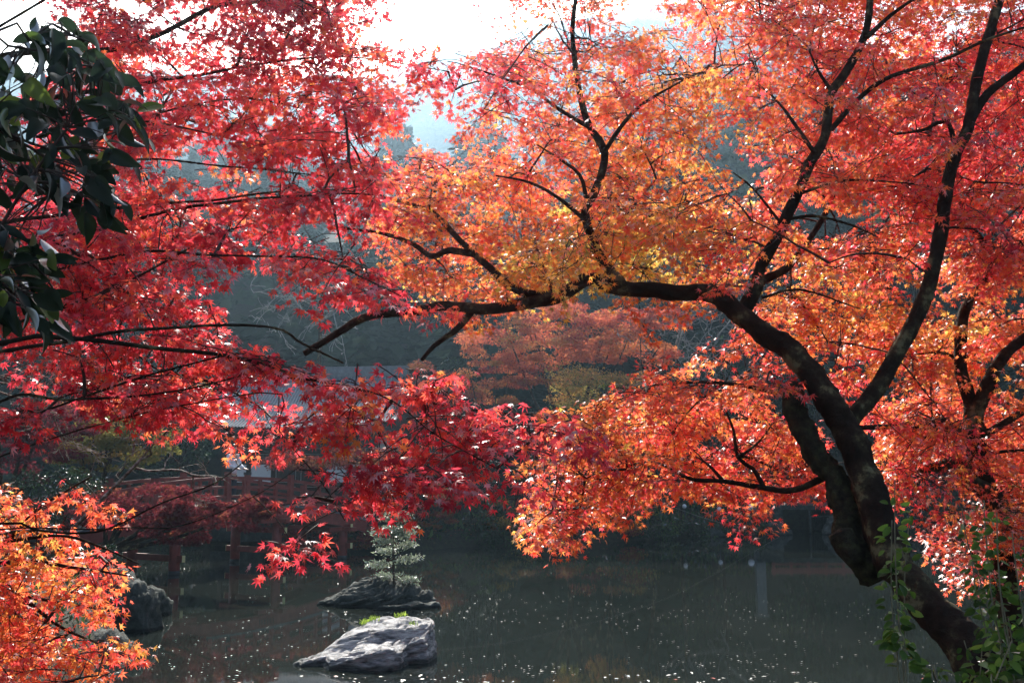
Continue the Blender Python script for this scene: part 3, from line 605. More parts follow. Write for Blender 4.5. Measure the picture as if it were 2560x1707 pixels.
def far_tree(name, label, px, py, d, rx, ry, n, size, hue, hj=.1, leafm=None, tmpl=None, seed=0, stems=3, base=None, lumps=None, bark=None, cat='tree', group=None, thick=.8, pads=26, flat=.35, lean=0, r0=.13):
    r = np.random.default_rng(seed + 3000); c = P(px, py, d); s = d / F; tmpl = tmpl or STAR5
    bx = (c[0] + lean) if base is None else base[0]; by = d if base is None else base[1]
    b = np.array([bx, by, max(gz(bx, by), 0.02) - .12]); t = thing(name, b, label, cat, group)
    R3 = np.array([rx * s, rx * s * thick, ry * s])
    L = lumps or [(0, 0, 0, 1)]
    cen = [c + np.array([a * R3[0], q * R3[1], e * R3[2]]) for a, q, e, f in L]; rad = [R3 * f for *_, f in L]
    fork = b + (c - b) * .35
    MB().tube(smooth_line([b, b + (fork - b) * .5 + r.normal(0, .06, 3), fork], .15), np.linspace(r0, r0 * .75, len(smooth_line([b, b + (fork - b) * .5, fork], .15))), 10, .15, 5).obj('trunk', bark or M_BARK, t)
    for k in range(stems):
        i = k % len(cen); a = r.uniform(0, 6.28); e = cen[i] + rad[i] * np.array([.6 * math.cos(a), .5 * math.sin(a), .35])
        ln = smooth_line([fork - np.array([0, 0, .05]), fork + (e - fork) * .45 + np.array([0, 0, -.12 * R3[2]]) + r.normal(0, .1, 3), e], .2)
        MB().tube(ln, np.linspace(r0 * .6, r0 * .14, len(ln)), 7, .12, 5).obj('branch', bark or M_BARK, t)
    mb = MB(); cloud_leaves(mb, cen, rad, n // len(cen), size, hue, hj, tmpl, seed, pads=pads, flat=flat); mb.obj('crown', leafm or M_FARLEAF, t); return t

FS = (.055, .085)
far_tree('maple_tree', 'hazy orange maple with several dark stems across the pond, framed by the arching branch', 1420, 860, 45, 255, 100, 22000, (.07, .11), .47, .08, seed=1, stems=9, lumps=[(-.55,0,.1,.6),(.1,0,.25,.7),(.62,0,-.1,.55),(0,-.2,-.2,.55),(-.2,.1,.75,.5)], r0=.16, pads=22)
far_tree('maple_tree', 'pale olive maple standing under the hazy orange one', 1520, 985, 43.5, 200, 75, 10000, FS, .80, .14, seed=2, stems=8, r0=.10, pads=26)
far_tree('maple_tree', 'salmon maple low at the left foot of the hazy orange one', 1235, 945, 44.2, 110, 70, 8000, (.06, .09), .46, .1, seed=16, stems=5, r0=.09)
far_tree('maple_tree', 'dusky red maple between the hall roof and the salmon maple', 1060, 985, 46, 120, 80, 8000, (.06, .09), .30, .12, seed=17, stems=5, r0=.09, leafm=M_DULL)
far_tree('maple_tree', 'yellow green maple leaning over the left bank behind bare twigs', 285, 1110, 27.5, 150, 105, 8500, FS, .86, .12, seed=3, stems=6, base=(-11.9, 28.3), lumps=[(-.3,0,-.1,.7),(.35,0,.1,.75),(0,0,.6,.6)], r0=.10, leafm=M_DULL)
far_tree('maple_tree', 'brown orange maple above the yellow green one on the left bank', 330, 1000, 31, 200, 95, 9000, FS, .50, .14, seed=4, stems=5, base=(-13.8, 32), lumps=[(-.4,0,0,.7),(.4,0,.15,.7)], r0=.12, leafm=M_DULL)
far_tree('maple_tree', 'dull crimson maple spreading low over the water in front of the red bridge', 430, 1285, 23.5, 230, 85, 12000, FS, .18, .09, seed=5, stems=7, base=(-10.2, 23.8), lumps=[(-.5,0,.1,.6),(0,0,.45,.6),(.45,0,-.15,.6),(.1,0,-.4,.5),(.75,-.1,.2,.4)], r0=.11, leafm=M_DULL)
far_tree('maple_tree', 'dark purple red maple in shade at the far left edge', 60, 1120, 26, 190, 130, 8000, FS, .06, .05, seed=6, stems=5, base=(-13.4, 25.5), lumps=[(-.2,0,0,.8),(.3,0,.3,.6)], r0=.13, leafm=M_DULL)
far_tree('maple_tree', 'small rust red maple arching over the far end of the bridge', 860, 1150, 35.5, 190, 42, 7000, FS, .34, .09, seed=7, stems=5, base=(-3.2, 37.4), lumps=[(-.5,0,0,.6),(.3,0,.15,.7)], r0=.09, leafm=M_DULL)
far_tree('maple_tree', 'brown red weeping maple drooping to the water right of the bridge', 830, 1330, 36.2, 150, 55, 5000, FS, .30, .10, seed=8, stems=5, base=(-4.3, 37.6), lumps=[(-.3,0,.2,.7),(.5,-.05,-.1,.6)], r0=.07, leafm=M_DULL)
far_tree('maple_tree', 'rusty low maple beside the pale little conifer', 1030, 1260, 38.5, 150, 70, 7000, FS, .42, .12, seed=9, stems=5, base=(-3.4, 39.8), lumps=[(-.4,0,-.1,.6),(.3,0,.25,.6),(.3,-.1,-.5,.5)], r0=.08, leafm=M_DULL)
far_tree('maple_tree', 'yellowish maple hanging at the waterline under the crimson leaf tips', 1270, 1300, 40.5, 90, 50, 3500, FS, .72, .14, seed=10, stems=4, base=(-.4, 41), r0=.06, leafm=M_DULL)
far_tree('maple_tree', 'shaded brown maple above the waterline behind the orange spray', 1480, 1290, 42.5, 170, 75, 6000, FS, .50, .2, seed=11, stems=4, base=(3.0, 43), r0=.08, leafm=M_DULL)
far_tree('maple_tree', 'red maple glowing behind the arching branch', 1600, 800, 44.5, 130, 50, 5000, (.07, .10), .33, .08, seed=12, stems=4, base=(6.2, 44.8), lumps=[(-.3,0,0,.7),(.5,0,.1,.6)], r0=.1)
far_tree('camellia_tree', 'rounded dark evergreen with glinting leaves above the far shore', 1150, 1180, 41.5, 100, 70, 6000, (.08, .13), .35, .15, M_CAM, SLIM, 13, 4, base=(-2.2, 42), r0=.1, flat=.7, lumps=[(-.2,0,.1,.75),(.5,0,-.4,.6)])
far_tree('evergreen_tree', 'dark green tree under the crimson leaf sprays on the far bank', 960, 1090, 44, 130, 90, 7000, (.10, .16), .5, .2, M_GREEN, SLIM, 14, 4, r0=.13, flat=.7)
far_tree('evergreen_tree', 'pale yellow green tree on the slope behind the right trunk', 2260, 510, 62, 110, 85, 5000, (.16, .26), 1.0, .1, leaf_mat('pale_oak_leaf', [(0, (.12, .16, .05)), (1, (.36, .38, .14))], .5, None), STAR5, 15, 5, r0=.2, flat=.6)
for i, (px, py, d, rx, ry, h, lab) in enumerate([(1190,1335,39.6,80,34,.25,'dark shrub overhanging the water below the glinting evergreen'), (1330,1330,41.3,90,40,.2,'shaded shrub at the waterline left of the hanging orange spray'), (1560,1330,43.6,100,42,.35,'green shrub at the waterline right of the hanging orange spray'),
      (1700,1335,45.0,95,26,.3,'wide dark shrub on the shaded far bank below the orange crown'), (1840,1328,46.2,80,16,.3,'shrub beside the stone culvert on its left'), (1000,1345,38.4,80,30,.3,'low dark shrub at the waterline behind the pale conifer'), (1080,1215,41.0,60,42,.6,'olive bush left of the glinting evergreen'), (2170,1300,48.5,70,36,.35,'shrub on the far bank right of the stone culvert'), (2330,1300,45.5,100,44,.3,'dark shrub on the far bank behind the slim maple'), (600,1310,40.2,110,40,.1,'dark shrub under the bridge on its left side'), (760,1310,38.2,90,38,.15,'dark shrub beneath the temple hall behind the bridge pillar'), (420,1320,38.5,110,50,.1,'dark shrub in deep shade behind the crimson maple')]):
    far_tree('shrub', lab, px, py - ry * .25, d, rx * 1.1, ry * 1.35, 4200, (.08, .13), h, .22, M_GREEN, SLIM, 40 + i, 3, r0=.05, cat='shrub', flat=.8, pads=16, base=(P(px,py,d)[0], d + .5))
far_tree('clipped_shrub', 'small cloud clipped green shrub lit from above on the far shore', 1215, 1255, 39.9, 26, 15, 1800, (.05, .08), .9, .1, M_GREEN, SLIM, 60, 3, r0=.06, cat='shrub', flat=.6, pads=14, base=(P(1215,1255,39.9)[0], 40.5), lumps=[(0,0,.2,.9),(-1.2,.1,-.9,.5)])
for i, (px, py, d, rx, ry, h, lab) in enumerate([(130,1250,24.0,160,70,.2,'dark evergreen shrub on the left bank above the low orange bush'), (250,1420,20.6,60,60,.35,'green bush on the left bank rocks by the water')]):
    far_tree('shrub', lab, px, py, d, rx, ry, 3500, (.06, .10), h, .2, M_GREEN, SLIM, 70 + i, 3, r0=.05, cat='shrub', flat=.8, pads=18, base=(P(px,py,d)[0] - .3, d + .2))

for i, (px, py, d, rx, ry, lab) in enumerate([(1780,1010,51,120,190,'tall dark evergreen behind the far bank, left of the culvert bridge'), (2000,990,53.5,130,210,'tall dark evergreen directly behind the culvert bridge'), (2230,1020,52,130,190,'tall dark evergreen between the leaning trunk and the slim maple'), (2450,1000,53,150,210,'tall dark evergreen behind the slim maple at the right edge'), (1150,1030,50.5,95,150,'dark evergreen between the temple hall and the salmon maple'), (430,1000,48,140,170,'dark evergreen behind the left end of the temple hall')]):
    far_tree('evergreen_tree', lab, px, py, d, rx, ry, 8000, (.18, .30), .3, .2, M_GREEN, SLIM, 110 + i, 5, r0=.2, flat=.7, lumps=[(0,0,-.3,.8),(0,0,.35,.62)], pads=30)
# ------------------------------------------------------------------ conifers on the ridge and the forest behind
def conifer_mesh(mb, base, h, rad, seed, tiers=15, per=9, hue=.4, gap=.25):
    r = np.random.default_rng(seed); base = np.array(base, float); Ps, A, Nn, S = [], [], [], []
    for k in range(tiers):
        t = k / tiers; z = h * (gap + (1 - gap) * t); rr = rad * (1 - t) ** .8 * r.uniform(.7, 1.15)
        for j in range(per):
            a = r.uniform(0, 6.28); d = np.array([math.cos(a), math.sin(a), r.uniform(-.35, .1)])
            for q in (.25, .55, .85):
                Ps.append(base + np.array([0, 0, z]) + d * rr * q + r.normal(0, rad * .06, 3)); A.append(d + r.normal(0, .3, 3)); Nn.append(np.array([0, 0, 1]) + r.normal(0, .5, 3)); S.append(rad * r.uniform(.28, .5) * (1 - .5 * t))
    put_leaves(mb, TUFT, np.array(Ps), np.array(A), np.array(Nn), np.array(S), np.clip(hue + r.normal(0, .25, len(Ps)), 0, 1))
for i, (px, py0, d, h, rad, lab) in enumerate([(985, 268, 116, 15, 3.6, 'tall hazy conifer on the ridge left of the sky gap'), (1012, 310, 112, 12, 3.2, 'shorter bushy conifer on the ridge beside the tall left one'), (1215, 278, 120, 13, 3.0, 'slim hazy conifer on the ridge right of the sky gap'), (1155, 335, 118, 9, 3.2, 'low rounded conifer on the ridge left of the slim one'), (1240, 320, 114, 10, 3.4, 'bushy conifer on the ridge directly right of the slim one')]):
    tp = P(px, py0, d); g = gz(tp[0], d); h = max(h, tp[2] - g)
    b = np.array([tp[0], d, tp[2] - h]); t = thing('conifer_tree', b, lab, 'tree')
    MB().tube(np.array([b - np.array([0, 0, 1.0]), b + np.array([0, 0, h * .5]), b + np.array([0, 0, h * .98])]), [.28, .16, .03], 7).obj('trunk', M_BARK, t)
    mb = MB(); conifer_mesh(mb, b, h, rad, 200 + i, 22, 10); mb.obj('crown', M_CONIFER, t)
def forest():
    r = np.random.default_rng(5); mb = MB(); k = 0
    while k < 520:
        y = 53 + 78 * r.random() ** .85; x = r.uniform(-.62, .62) * y + r.uniform(-8, 8)
        if y < 57 and (abs(x - 14) < 2.5): continue
        if abs(x) < .2 * y and y > 108: 
            if r.random() < .75: continue
        g = gz(x, y); hh = r.uniform(11, 18) if y < 78 else r.uniform(7, 12) if y < 100 else r.uniform(4, 7)
        px, py = proj(np.array([[x, y, g + hh]]))
        if 960 < px[0] < 1290 and py[0] < 395: continue
        conifer_mesh(mb, (x, y, g - 1), hh, r.uniform(1.8, 3.0), int(r.integers(1 << 30)), 9, 7, r.uniform(.1, .8), .08); k += 1
    kind(tag(mb.obj('forest', M_CONIFER), 'dark wooded hillside fading into blue haze behind the pond', 'forest'), 'stuff')
forest()

# ================================================================== red arched bridge
def bridge():
    A = np.array([-9.0, 27.5]); Bq = np.array([-7.0, 30.6]); u = (Bq - A) / np.linalg.norm(Bq - A); L = np.linalg.norm(Bq - A); nrmv = np.array([u[1], -u[0]])   # toward the camera side / right
    def W(s, off, z): q = A + u * s + nrmv * off; return np.array([q[0], q[1], z])
    Z = lambda s: 1.76 - .021 * (s - 2.2) ** 2
    s0, s1, wd = -3.6, 7.6, 1.9
    t = thing('arched_bridge', (*(A + u * 2), 0), 'vermilion arched wooden bridge with railings crossing the pond', 'bridge')
    ss = np.linspace(s0, s1, 25)
    mb = MB()
    for a, b in zip(ss[:-1], ss[1:]): mb.beam(W(a, -wd / 2, Z(a)), W(b, -wd / 2, Z(b)), wd - .1, .10)
    mb.obj('deck', M_WOOD, t, False)
    for off in (0.0, -wd):
        mb = MB()
        for a, b in zip(ss[:-1], ss[1:]): mb.beam(W(a, off, Z(a) - .17), W(b, off, Z(b) - .17), .12, .36)
        mb.obj('side_beam', M_RED, t, False)
        mb = MB()
        for a, b in zip(ss[:-1], ss[1:]): mb.beam(W(a, off, Z(a) + .045), W(b, off, Z(b) + .045), .2, .06)
        mb.obj('kerb_rail', M_GREY, t, False)
        for hh, ht in ((.80, .09), (.55, .07), (.28, .07)):
            mb = MB()
            for a, b in zip(ss[:-1], ss[1:]): mb.beam(W(a, off, Z(a) + hh), W(b, off, Z(b) + hh), .10 if hh > .7 else .06, ht)
            mb.obj('rail', M_RED, t, False)
        for k, s in enumerate(np.arange(s0 + .3, s1, .62)):
            big = k % 4 == 0; w_ = .14 if big else .085; top = Z(s) + (.98 if big else .76)
            p = MB().beam(W(s, off, Z(s) + .075), W(s, off, top), w_, w_, up=(u[0], u[1], 0)).obj('post', M_RED, t, False)
            if big: MB().beam(W(s, off, top), W(s, off, top + .09), .17, .17, up=(u[0], u[1], 0)).obj('post_cap', M_DARKM, p, False)
    for s in (-.02, 3.69, 6.6):
        for off in (-.06, -wd + .06):
            p = MB().tube(np.array([W(s, off, -1.0), W(s, off, .6), W(s, off, Z(s) - .47)]), .145, 18).obj('pillar', M_RED, t)
            MB().tube(np.array([W(s, off, -.04), W(s, off, .10)]), .152, 18).obj('pillar_band', M_DARKM, p)
        MB().beam(W(s, .42, Z(s) - .41), W(s, -wd - .42, Z(s) - .41), .26, .12).obj('cap_beam', M_RED, t, False)
        c = MB().beam(W(s - .75, -.06, Z(s) - .29 - .12), W(s + .75, -.06, Z(s) - .41), .2, .13).obj('bolster', M_RED, t, False)
        for z in (.42, 1.02):
            br = MB().beam(W(s, .30, z), W(s, -wd - .30, z), .09, .17).obj('cross_tie', M_RED, t, False)
            for off, o2 in ((.30, .315), (-wd - .30, -wd - .315)):
                MB().beam(W(s, off, z), W(s, o2, z), .095, .175).obj('tie_end', M_YEL, br, False)
    sl = MB()
    for k in range(10): sl.beam(W(3.0 + k * .06, .064, Z(3.3) - .24), W(3.0 + k * .06, .064, Z(3.3) - .08), .02, .012, up=(u[0], u[1], 0))
    sl.obj('vent_slats', M_DARKM, t, False)
    return W, Z
BW, BZ = bridge()

# ------------------------------------------------------------------ person on the bridge
def skin_body(name, verts, edges, radii, material, parent, root=0, sub=2):
    me = bpy.data.meshes.new(name); me.from_pydata([tuple(map(float, v)) for v in verts], edges, []); me.materials.append(material)
    o = bpy.data.objects.new(name, me); COL.objects.link(o); o.parent = parent; o.matrix_parent_inverse = Matrix.Translation(-Vector(parent.location))
    m = o.modifiers.new('skin', 'SKIN'); m.use_smooth_shade = True
    if not me.skin_vertices:
        bm = bmesh.new(); bm.from_mesh(me); bm.verts.layers.skin.verify(); bm.to_mesh(me); bm.free()
    for i, q in enumerate(radii):
        sv = me.skin_vertices[0].data[i]; sv.radius = q if isinstance(q, tuple) else (q, q); sv.use_root = i == root
    o.modifiers.new('subsurf', 'SUBSURF').levels = sub; o.modifiers['subsurf'].render_levels = sub
    return o
def person():
    s = 2.35; base = BW(s, -.62, BZ(s) + .05); t = thing('person', base, 'person in a white jacket standing at the railing on the red bridge', 'person')
    # local frame: f = facing (towards the railing and camera side), r = the person's right
    f = nrm(BW(s, 1, 0) - BW(s, 0, 0)); rr = nrm(np.cross(f, [0, 0, 1])); z = np.array([0, 0, 1.0])
    def V(a, b, c): return base + rr * a + f * b + z * c
    vs = [V(0,0,.90), V(0,.0,1.10), V(0,.02,1.30), V(0,.03,1.42), V(0,.05,1.50), V(0,.075,1.58), V(0,.07,1.66)]; es = [(0,1),(1,2),(2,3),(3,4),(4,5),(5,6)]; ra = [(.14,.10),(.125,.09),(.155,.10),(.09,.08),(.052,.052),(.072,.085),(.06,.07)]
    def chain(start, pts, rad):
        p = start
        for q, r_ in zip(pts, rad): vs.append(q); ra.append(r_); es.append((p, len(vs) - 1)); p = len(vs) - 1
        return p
    hands = []
    for sg in (1, -1):
        chain(0, [V(.09*sg,0,.82), V(.10*sg,.02,.47), V(.10*sg,-.01,.09), V(.11*sg,.12,.035)], [.088, .06, .042, .035])
        h = chain(3, [V(.17*sg,.03,1.39), V(.22*sg,.10,1.13), V(.15*sg,.36,1.02), V(.14*sg,.44,1.01)], [.058, .044, .032, .03]); hands.append((h, sg))
        for k in range(4):
            o = (k - 1.5) * .019; ln = (.07, .08, .076, .06)[k]
            chain(h, [V(.14*sg + o, .475, 1.015), V(.14*sg + o, .475 + ln * .5, 1.012), V(.14*sg + o, .475 + ln * .75, .985)], [.0095, .0085, .0075])
        chain(h, [V(.14*sg - .04*sg, .45, 1.0), V(.14*sg - .055*sg, .485, .99)], [.0105, .008])
    skin_body('body', vs, es, ra, M_SKIN, t)
    fv = [V(0, .165, 1.585), V(0, .178, 1.572)]; skin_body('nose', fv, [(0, 1)], [.014, .016], M_SKIN, t, sub=1)
    for sg in (1, -1):
        skin_body('ear', [V(.075*sg, .07, 1.57), V(.08*sg, .065, 1.61)], [(0, 1)], [(.012, .02), (.012, .018)], M_SKIN, t, sub=1)
        skin_body('eye', [V(.03*sg, .153, 1.607), V(.03*sg, .157, 1.608)], [(0, 1)], [.009, .008], M_HAIR, t, sub=1)
    skin_body('mouth', [V(-.025, .157, 1.545), V(.025, .157, 1.545)], [(0, 1)], [.006, .006], rough_mat('lip', 20, [(.3, (.35, .12, .1)), (.7, (.4, .15, .12))]), t, sub=1)
    skin_body('hair', [V(0,.03,1.56), V(0,.02,1.64), V(0,.045,1.70), V(0,.10,1.695), V(0,.125,1.665)], [(0,1),(1,2),(2,3),(3,4)], [(.085,.07),(.095,.085),(.08,.075),(.06,.05),(.045,.03)], M_HAIR, t)
    jv = [V(0,0,.84), V(0,0,1.0), V(0,.0,1.12), V(0,.02,1.30), V(0,.03,1.43)]; je = [(0,1),(1,2),(2,3),(3,4)]; jr = [(.178,.135),(.168,.125),(.155,.115),(.18,.125),(.085,.085)]
    for sg in (1, -1):
        n = len(jv); jv += [V(.17*sg,.03,1.395), V(.22*sg,.10,1.135), V(.155*sg,.34,1.03)]; jr += [.072, .06, .048]; je += [(3, n), (n, n+1), (n+1, n+2)]
    skin_body('jacket', jv, je, jr, M_CLOTH, t)
    tv = [V(0,0,.92)]; te = []; trr = [(.16,.115)]
    for sg in (1, -1): n = len(tv); tv += [V(.092*sg,0,.8), V(.10*sg,.02,.47), V(.10*sg,-.01,.10)]; trr += [.1, .075, .062]; te += [(0,n),(n,n+1),(n+1,n+2)]
    skin_body('trousers', tv, te, trr, M_TROUSER, t)
person()

# ================================================================== hall with tiled roof, shed
def hall():
    c = P(770, 1062, 37.5); cx, cy = c[0] - .3, 40.8; g = 1.0; ez = 4.45
    t = thing('temple_hall', (cx, cy, g), 'small temple hall with grey tiled roof and white walls behind the bridge', 'building')
    hw, hd = 3.0, 2.0; rot = Matrix.Translation((cx, cy, 0)) @ Matrix.Rotation(R(-8), 4, 'Z')
    T = lambda a: np.array([(rot @ Vector(q))[:] for q in np.asarray(a, float).reshape(-1, 3)])
    MB().box((-hw - .3, -hd - .3, .2), (hw + .3, hd + .3, 1.25), rot).obj('stone_base', M_DARKROCK, t, False)
    MB().box((-hw, -hd, 1.25), (hw, hd, 4.4), rot).obj('wall', M_WHITE, t, False)
    for k in range(7): x = -hw + k * hw / 3; MB().box((x - .09, -hd - .05, 1.25), (x + .09, -hd + .06, 4.4), rot).obj('post', M_WOOD, t, False)
    for z0, z1 in ((1.25, 1.42), (2.25, 2.42), (3.5, 3.7)): MB().box((-hw, -hd - .03, z0), (hw, -hd + .04, z1), rot).obj('timber_rail', M_WOOD, t, False)
    MB().box((-hw - .012, -hd - .018, 3.10), (hw + .012, -hd + .02, 3.49), rot).obj('eaves_shade_panel', M_WOOD, t, False)  # dark sheet over the white wall, deep eaves shade put into colour
    MB().box((-hw - .012, -hd - .018, 3.71), (hw + .012, -hd + .02, 4.27), rot).obj('eaves_shade_band', M_WOOD, t, False)  # second dark sheet, carries the painted eaves shade up to the roof
    MB().box((-hw - .012, -hd - .018, 1.43), (hw + .012, -hd + .02, 2.24), rot).obj('lower_panel', M_WOOD, t, False)
    for k in (2, 3): x = -hw + k * hw / 3; d = MB().box((x + .12, -hd - .027, 2.43), (x + hw / 3 - .12, -hd + .03, 3.08), rot).obj('lattice_door', M_WOOD, t, False)
    MB().box((-hw - .75, -hd - .75, 4.28), (hw + .75, hd + .75, 4.40), rot).obj('eaves', M_WOOD, t, False)
    # curved tiled slopes, front and back
    for sg in (-1, 1):
        n, m = 64 * 6, 22; V = np.zeros((m, n, 3))
        for i in range(m):
            q = i / (m - 1); y = sg * (hd + 1.15) * (1 - q); z = ez + 2.3 * (.62 * q + .38 * q * q) - .02
            step = .03 * ((q * 26) % 1.0)
            xs = np.linspace(-(hw + 1.1 - .35 * q), hw + 1.1 - .35 * q, n); ph = np.linspace(0, 64, n) % 1
            V[i, :, 0] = xs; V[i, :, 1] = y; V[i, :, 2] = z + .055 * np.abs(np.sin(ph * math.pi)) - step + .10 * (np.abs(xs) / hw) ** 3 * (1 - q)
        o = MB().grid(T(V).reshape(m, n, 3)).obj('tiled_slope', M_TILE, t)
        MB().beam(T([(-hw - 1.0, sg * (hd + 1.12), ez - .09)])[0], T([(hw + 1.0, sg * (hd + 1.12), ez - .09)])[0], .1, .14).obj('fascia', M_WOOD, o, False)
    MB().beam(T([(-hw - .75, 0, ez + 2.40)])[0], T([(hw + .75, 0, ez + 2.40)])[0], .3, .42).obj('ridge', M_TILE, t, False)
    for sg in (-1, 1):
        g_ = MB(); x = sg * (hw + .45)
        g_.add(T([(x, -hd - .6, 4.4), (x, hd + .6, 4.4), (x, .1, ez + 2.0), (x, -.1, ez + 2.0)]), [[0, 1, 2, 3]]); g_.obj('gable', M_WOOD, t, False)
        for s2 in (-1, 1): MB().beam(T([(x + sg * .4, s2 * (hd + 1.1), ez + .02)])[0], T([(x + sg * .3, 0, ez + 2.17)])[0], .10, .22).obj('bargeboard', M_WOOD, t, False)
hall()
def shed():
    c = P(1118, 1150, 46.5); g = gz(c[0], 47) ; t = thing('garden_shed', (c[0], 47, g), 'small dark shed with a white window above the glinting evergreen', 'building')
    x, y = c[0], 46.6
    MB().box((x - 1.5, y, g - .2), (x + 1.5, y + 2, g + 2.7)).obj('wall', M_WOOD, t, False)
    w_ = MB().box((x - .25, y - .05, c[2] - .3), (x + .25, y - .012, c[2] + .3)).obj('window', M_LAMP, t, False)
    MB().box((x - .02, y - .075, c[2] - .3), (x + .02, y - .052, c[2] + .3)).obj('mullion', M_WOOD, w_, False)
    MB().add([(x-1.9,y-.5,g+2.62),(x+1.9,y-.5,g+2.62),(x+1.9,y+1,g+3.5),(x-1.9,y+1,g+3.5),(x-1.9,y+2.5,g+2.62),(x+1.9,y+2.5,g+2.62)], [[0,1,2,3],[3,2,5,4]]).obj('roof', M_HILL, t, False)
shed()

# ================================================================== stone culvert bridge, lamps, wire
def culvert():
    y = 48.2; L = P(1958, 1300, y)[0]; Rr = P(2085, 1300, y)[0]
    t = thing('culvert_bridge', ((L + Rr) / 2, y, 0), 'small stone culvert bridge with a red parapet on the far right shore', 'bridge')
    r = np.random.default_rng(8)
    for x0, x1 in ((L - 1.1, L), (Rr, Rr + 1.3)):
        mb = MB(); mb.box((x0, y, -.6), (x1, y + 3.4, 1.12)); mb.obj('abutment', M_DARKROCK, t, False)
    MB().box((L - 1.2, y - .08, 1.12), (Rr + 1.4, y + 3.4, 1.32)).obj('deck', M_DARKROCK, t, False)
    pr = MB().box((L - .6, y + .05, 1.58), (Rr + 1.3, y + .17, 1.86)).obj('parapet', M_RED, t, False)
    MB().box((L - .6, y + .06, 1.38), (Rr + 1.3, y + .16, 1.46)).obj('lower_rail', M_RED, t, False)
    for k in range(6): x = L - .5 + k * (Rr - L + 1.7) / 5; MB().box((x - .06, y + .04, 1.32), (x + .06, y + .18, 1.92)).obj('post', M_RED, t, False)
    MB().tube(np.array([(L + (Rr - L) * .52, y - .02, -.4), (L + (Rr - L) * .52, y - .02, 1.1)]), .05, 8).obj('gauge_post', M_DARKROCK, t)
    MB().beam((L + (Rr - L) * .52, y - .02, .78), (Rr, y - .02, .82), .05, .06).obj('crossbar', M_DARKROCK, t, False)
culvert()
for i, (px, py, d, lab) in enumerate([(1874, 1268, 47.2, 'round white lamp on a short post left of the culvert bridge'), (1798, 1272, 46.6, 'small white garden lamp further left along the shaded far bank'), (1711, 1265, 46.4, 'white garden lamp at the left end of the row on the far bank')]):
    c = P(px, py, d); g = gz(c[0], d); t = thing('garden_lamp', (c[0], d, g), lab, 'lamp', 'white lamps along the far bank')
    MB().tube(np.array([(c[0], d, g - .1), (c[0], d, c[2] - .1)]), .03, 8).obj('post', M_DARKM, t)
    rr = .15 if i == 0 else .10; a = np.linspace(0, math.pi, 8)
    MB().tube(np.stack([a * 0 + c[0], a * 0 + d, c[2] - rr * np.cos(a)], 1), np.maximum(rr * np.sin(a), .004), 14, cap=False).obj('globe', M_LAMP, t)
c = P(1897, 1265, 48.6); g = gz(c[0], 48.6)
t = thing('gate_post', (c[0], 48.6, g), 'tall grey post beside the round lamp near the culvert', 'post')
MB().box((c[0] - .22, 48.5, g - .1), (c[0] + .22, 48.9, g + 3.0)).obj('shaft', M_GREY, t, False)
MB().box((c[0] - .3, 48.42, g + 3.0), (c[0] + .3, 48.98, g + 3.12)).obj('cap', M_STONE, t, False)
wp = [P(985, 1122, 37), P(1150, 1140, 36.5), P(1290, 1163, 36), P(1480, 1207, 36), P(1650, 1256, 36.5), P(1780, 1300, 38.5), P(1950, 1342, 45.6)]
tag(MB().tube(smooth_line(wp, .6), .0045, 5).obj('wire', M_WIRE), 'thin pale wire sagging across the pond from the hall to the right shore', 'wire')

# ================================================================== rocks
def rock_obj(name, outline, hfun, material, label, cat='rock', nA=240, nR=60, nW=22, rough=.035, seed=0, bottom=-.5, parent=None, nfreq=2.2, tilt=(-.30, -.12), beds=7, ledge=.9):
    ol = np.array(outline, float); seg = np.linalg.norm(np.roll(ol, -1, 0) - ol, axis=1); s = np.r_[0, np.cumsum(seg)]
    tt = np.linspace(0, s[-1], nA, endpoint=False); closed = np.vstack([ol, ol[:1]])
    ring = np.stack([np.interp(tt, s, closed[:, k]) for k in (0, 1)], 1); c = ring.mean(0)
    V = np.zeros((nR + nW, nA, 3))
    for i in range(nR):
        f = max(.01, (i / (nR - 1))) ** .8; xy = c + (ring - c) * f
        V[i, :, :2] = xy; V[i, :, 2] = [hfun(x, y) - .05 * max(0, f - .93) / .07 for x, y in xy]
    top = V[nR - 1, :, 2].copy()
    for i in range(nW):
        f = (i + 1) / nW; V[nR + i, :, :2] = c + (ring - c) * (1 + .035 * math.sin(f * 3) + .03 * f); V[nR + i, :, 2] = top + (bottom - top) * f
    for i in range(nR + nW):
        for j in range(nA):
            q = Vector(V[i, j]); a = q + Vector((seed, 0, 0))
            # layered strata: ledges that run along a tilted bedding plane
            bed = a.x * tilt[0] + a.y * tilt[1] + a.z; w_ = Vector((a.x * .55 + 3 * bed, a.y * .6, bed * 5.5)) * nfreq * .5
            wob = noise.noise(a * 1.7); st = (bed * beds + .55 * wob + .25 * noise.noise(a * 4.1)) % 1.0
            w2 = Vector((a.x * 1.1 + 2 * bed, a.y * 1.6, bed * 13)); crev = max(0, 1 - abs(noise.noise(w2)) * 6) + .7 * max(0, 1 - abs(noise.noise(w2 * 2.3 + Vector((5, 5, 5)))) * 6)
            d = rough * (-.55 * crev + 1.0 * noise.noise(a * 1.3) + .75 * noise.noise(w_) + .45 * noise.noise(w_ * 2.6) + .25 * noise.noise(a * 9) + ledge * (st - .5) * (1 if st < .86 else (1 - st) / .14))
            cdir = Vector((V[i, j, 0] - c[0], V[i, j, 1] - c[1], 0)); cdir = cdir.normalized() if cdir.length > 1e-4 else Vector((0, 0, 0))
            if i < nR - 1: V[i, j, 2] += d * 1.2
            V[i, j, :2] += np.array(cdir[:2]) * d * (1 if i >= nR - 3 else .2)
    # closing disc at the centre
    mb = MB().grid(V[::-1], wrap=True); mb.f[-1] = mb.f[-1]
    o = mb.obj(name, material, parent); return tag(o, label, cat) if parent is None else o
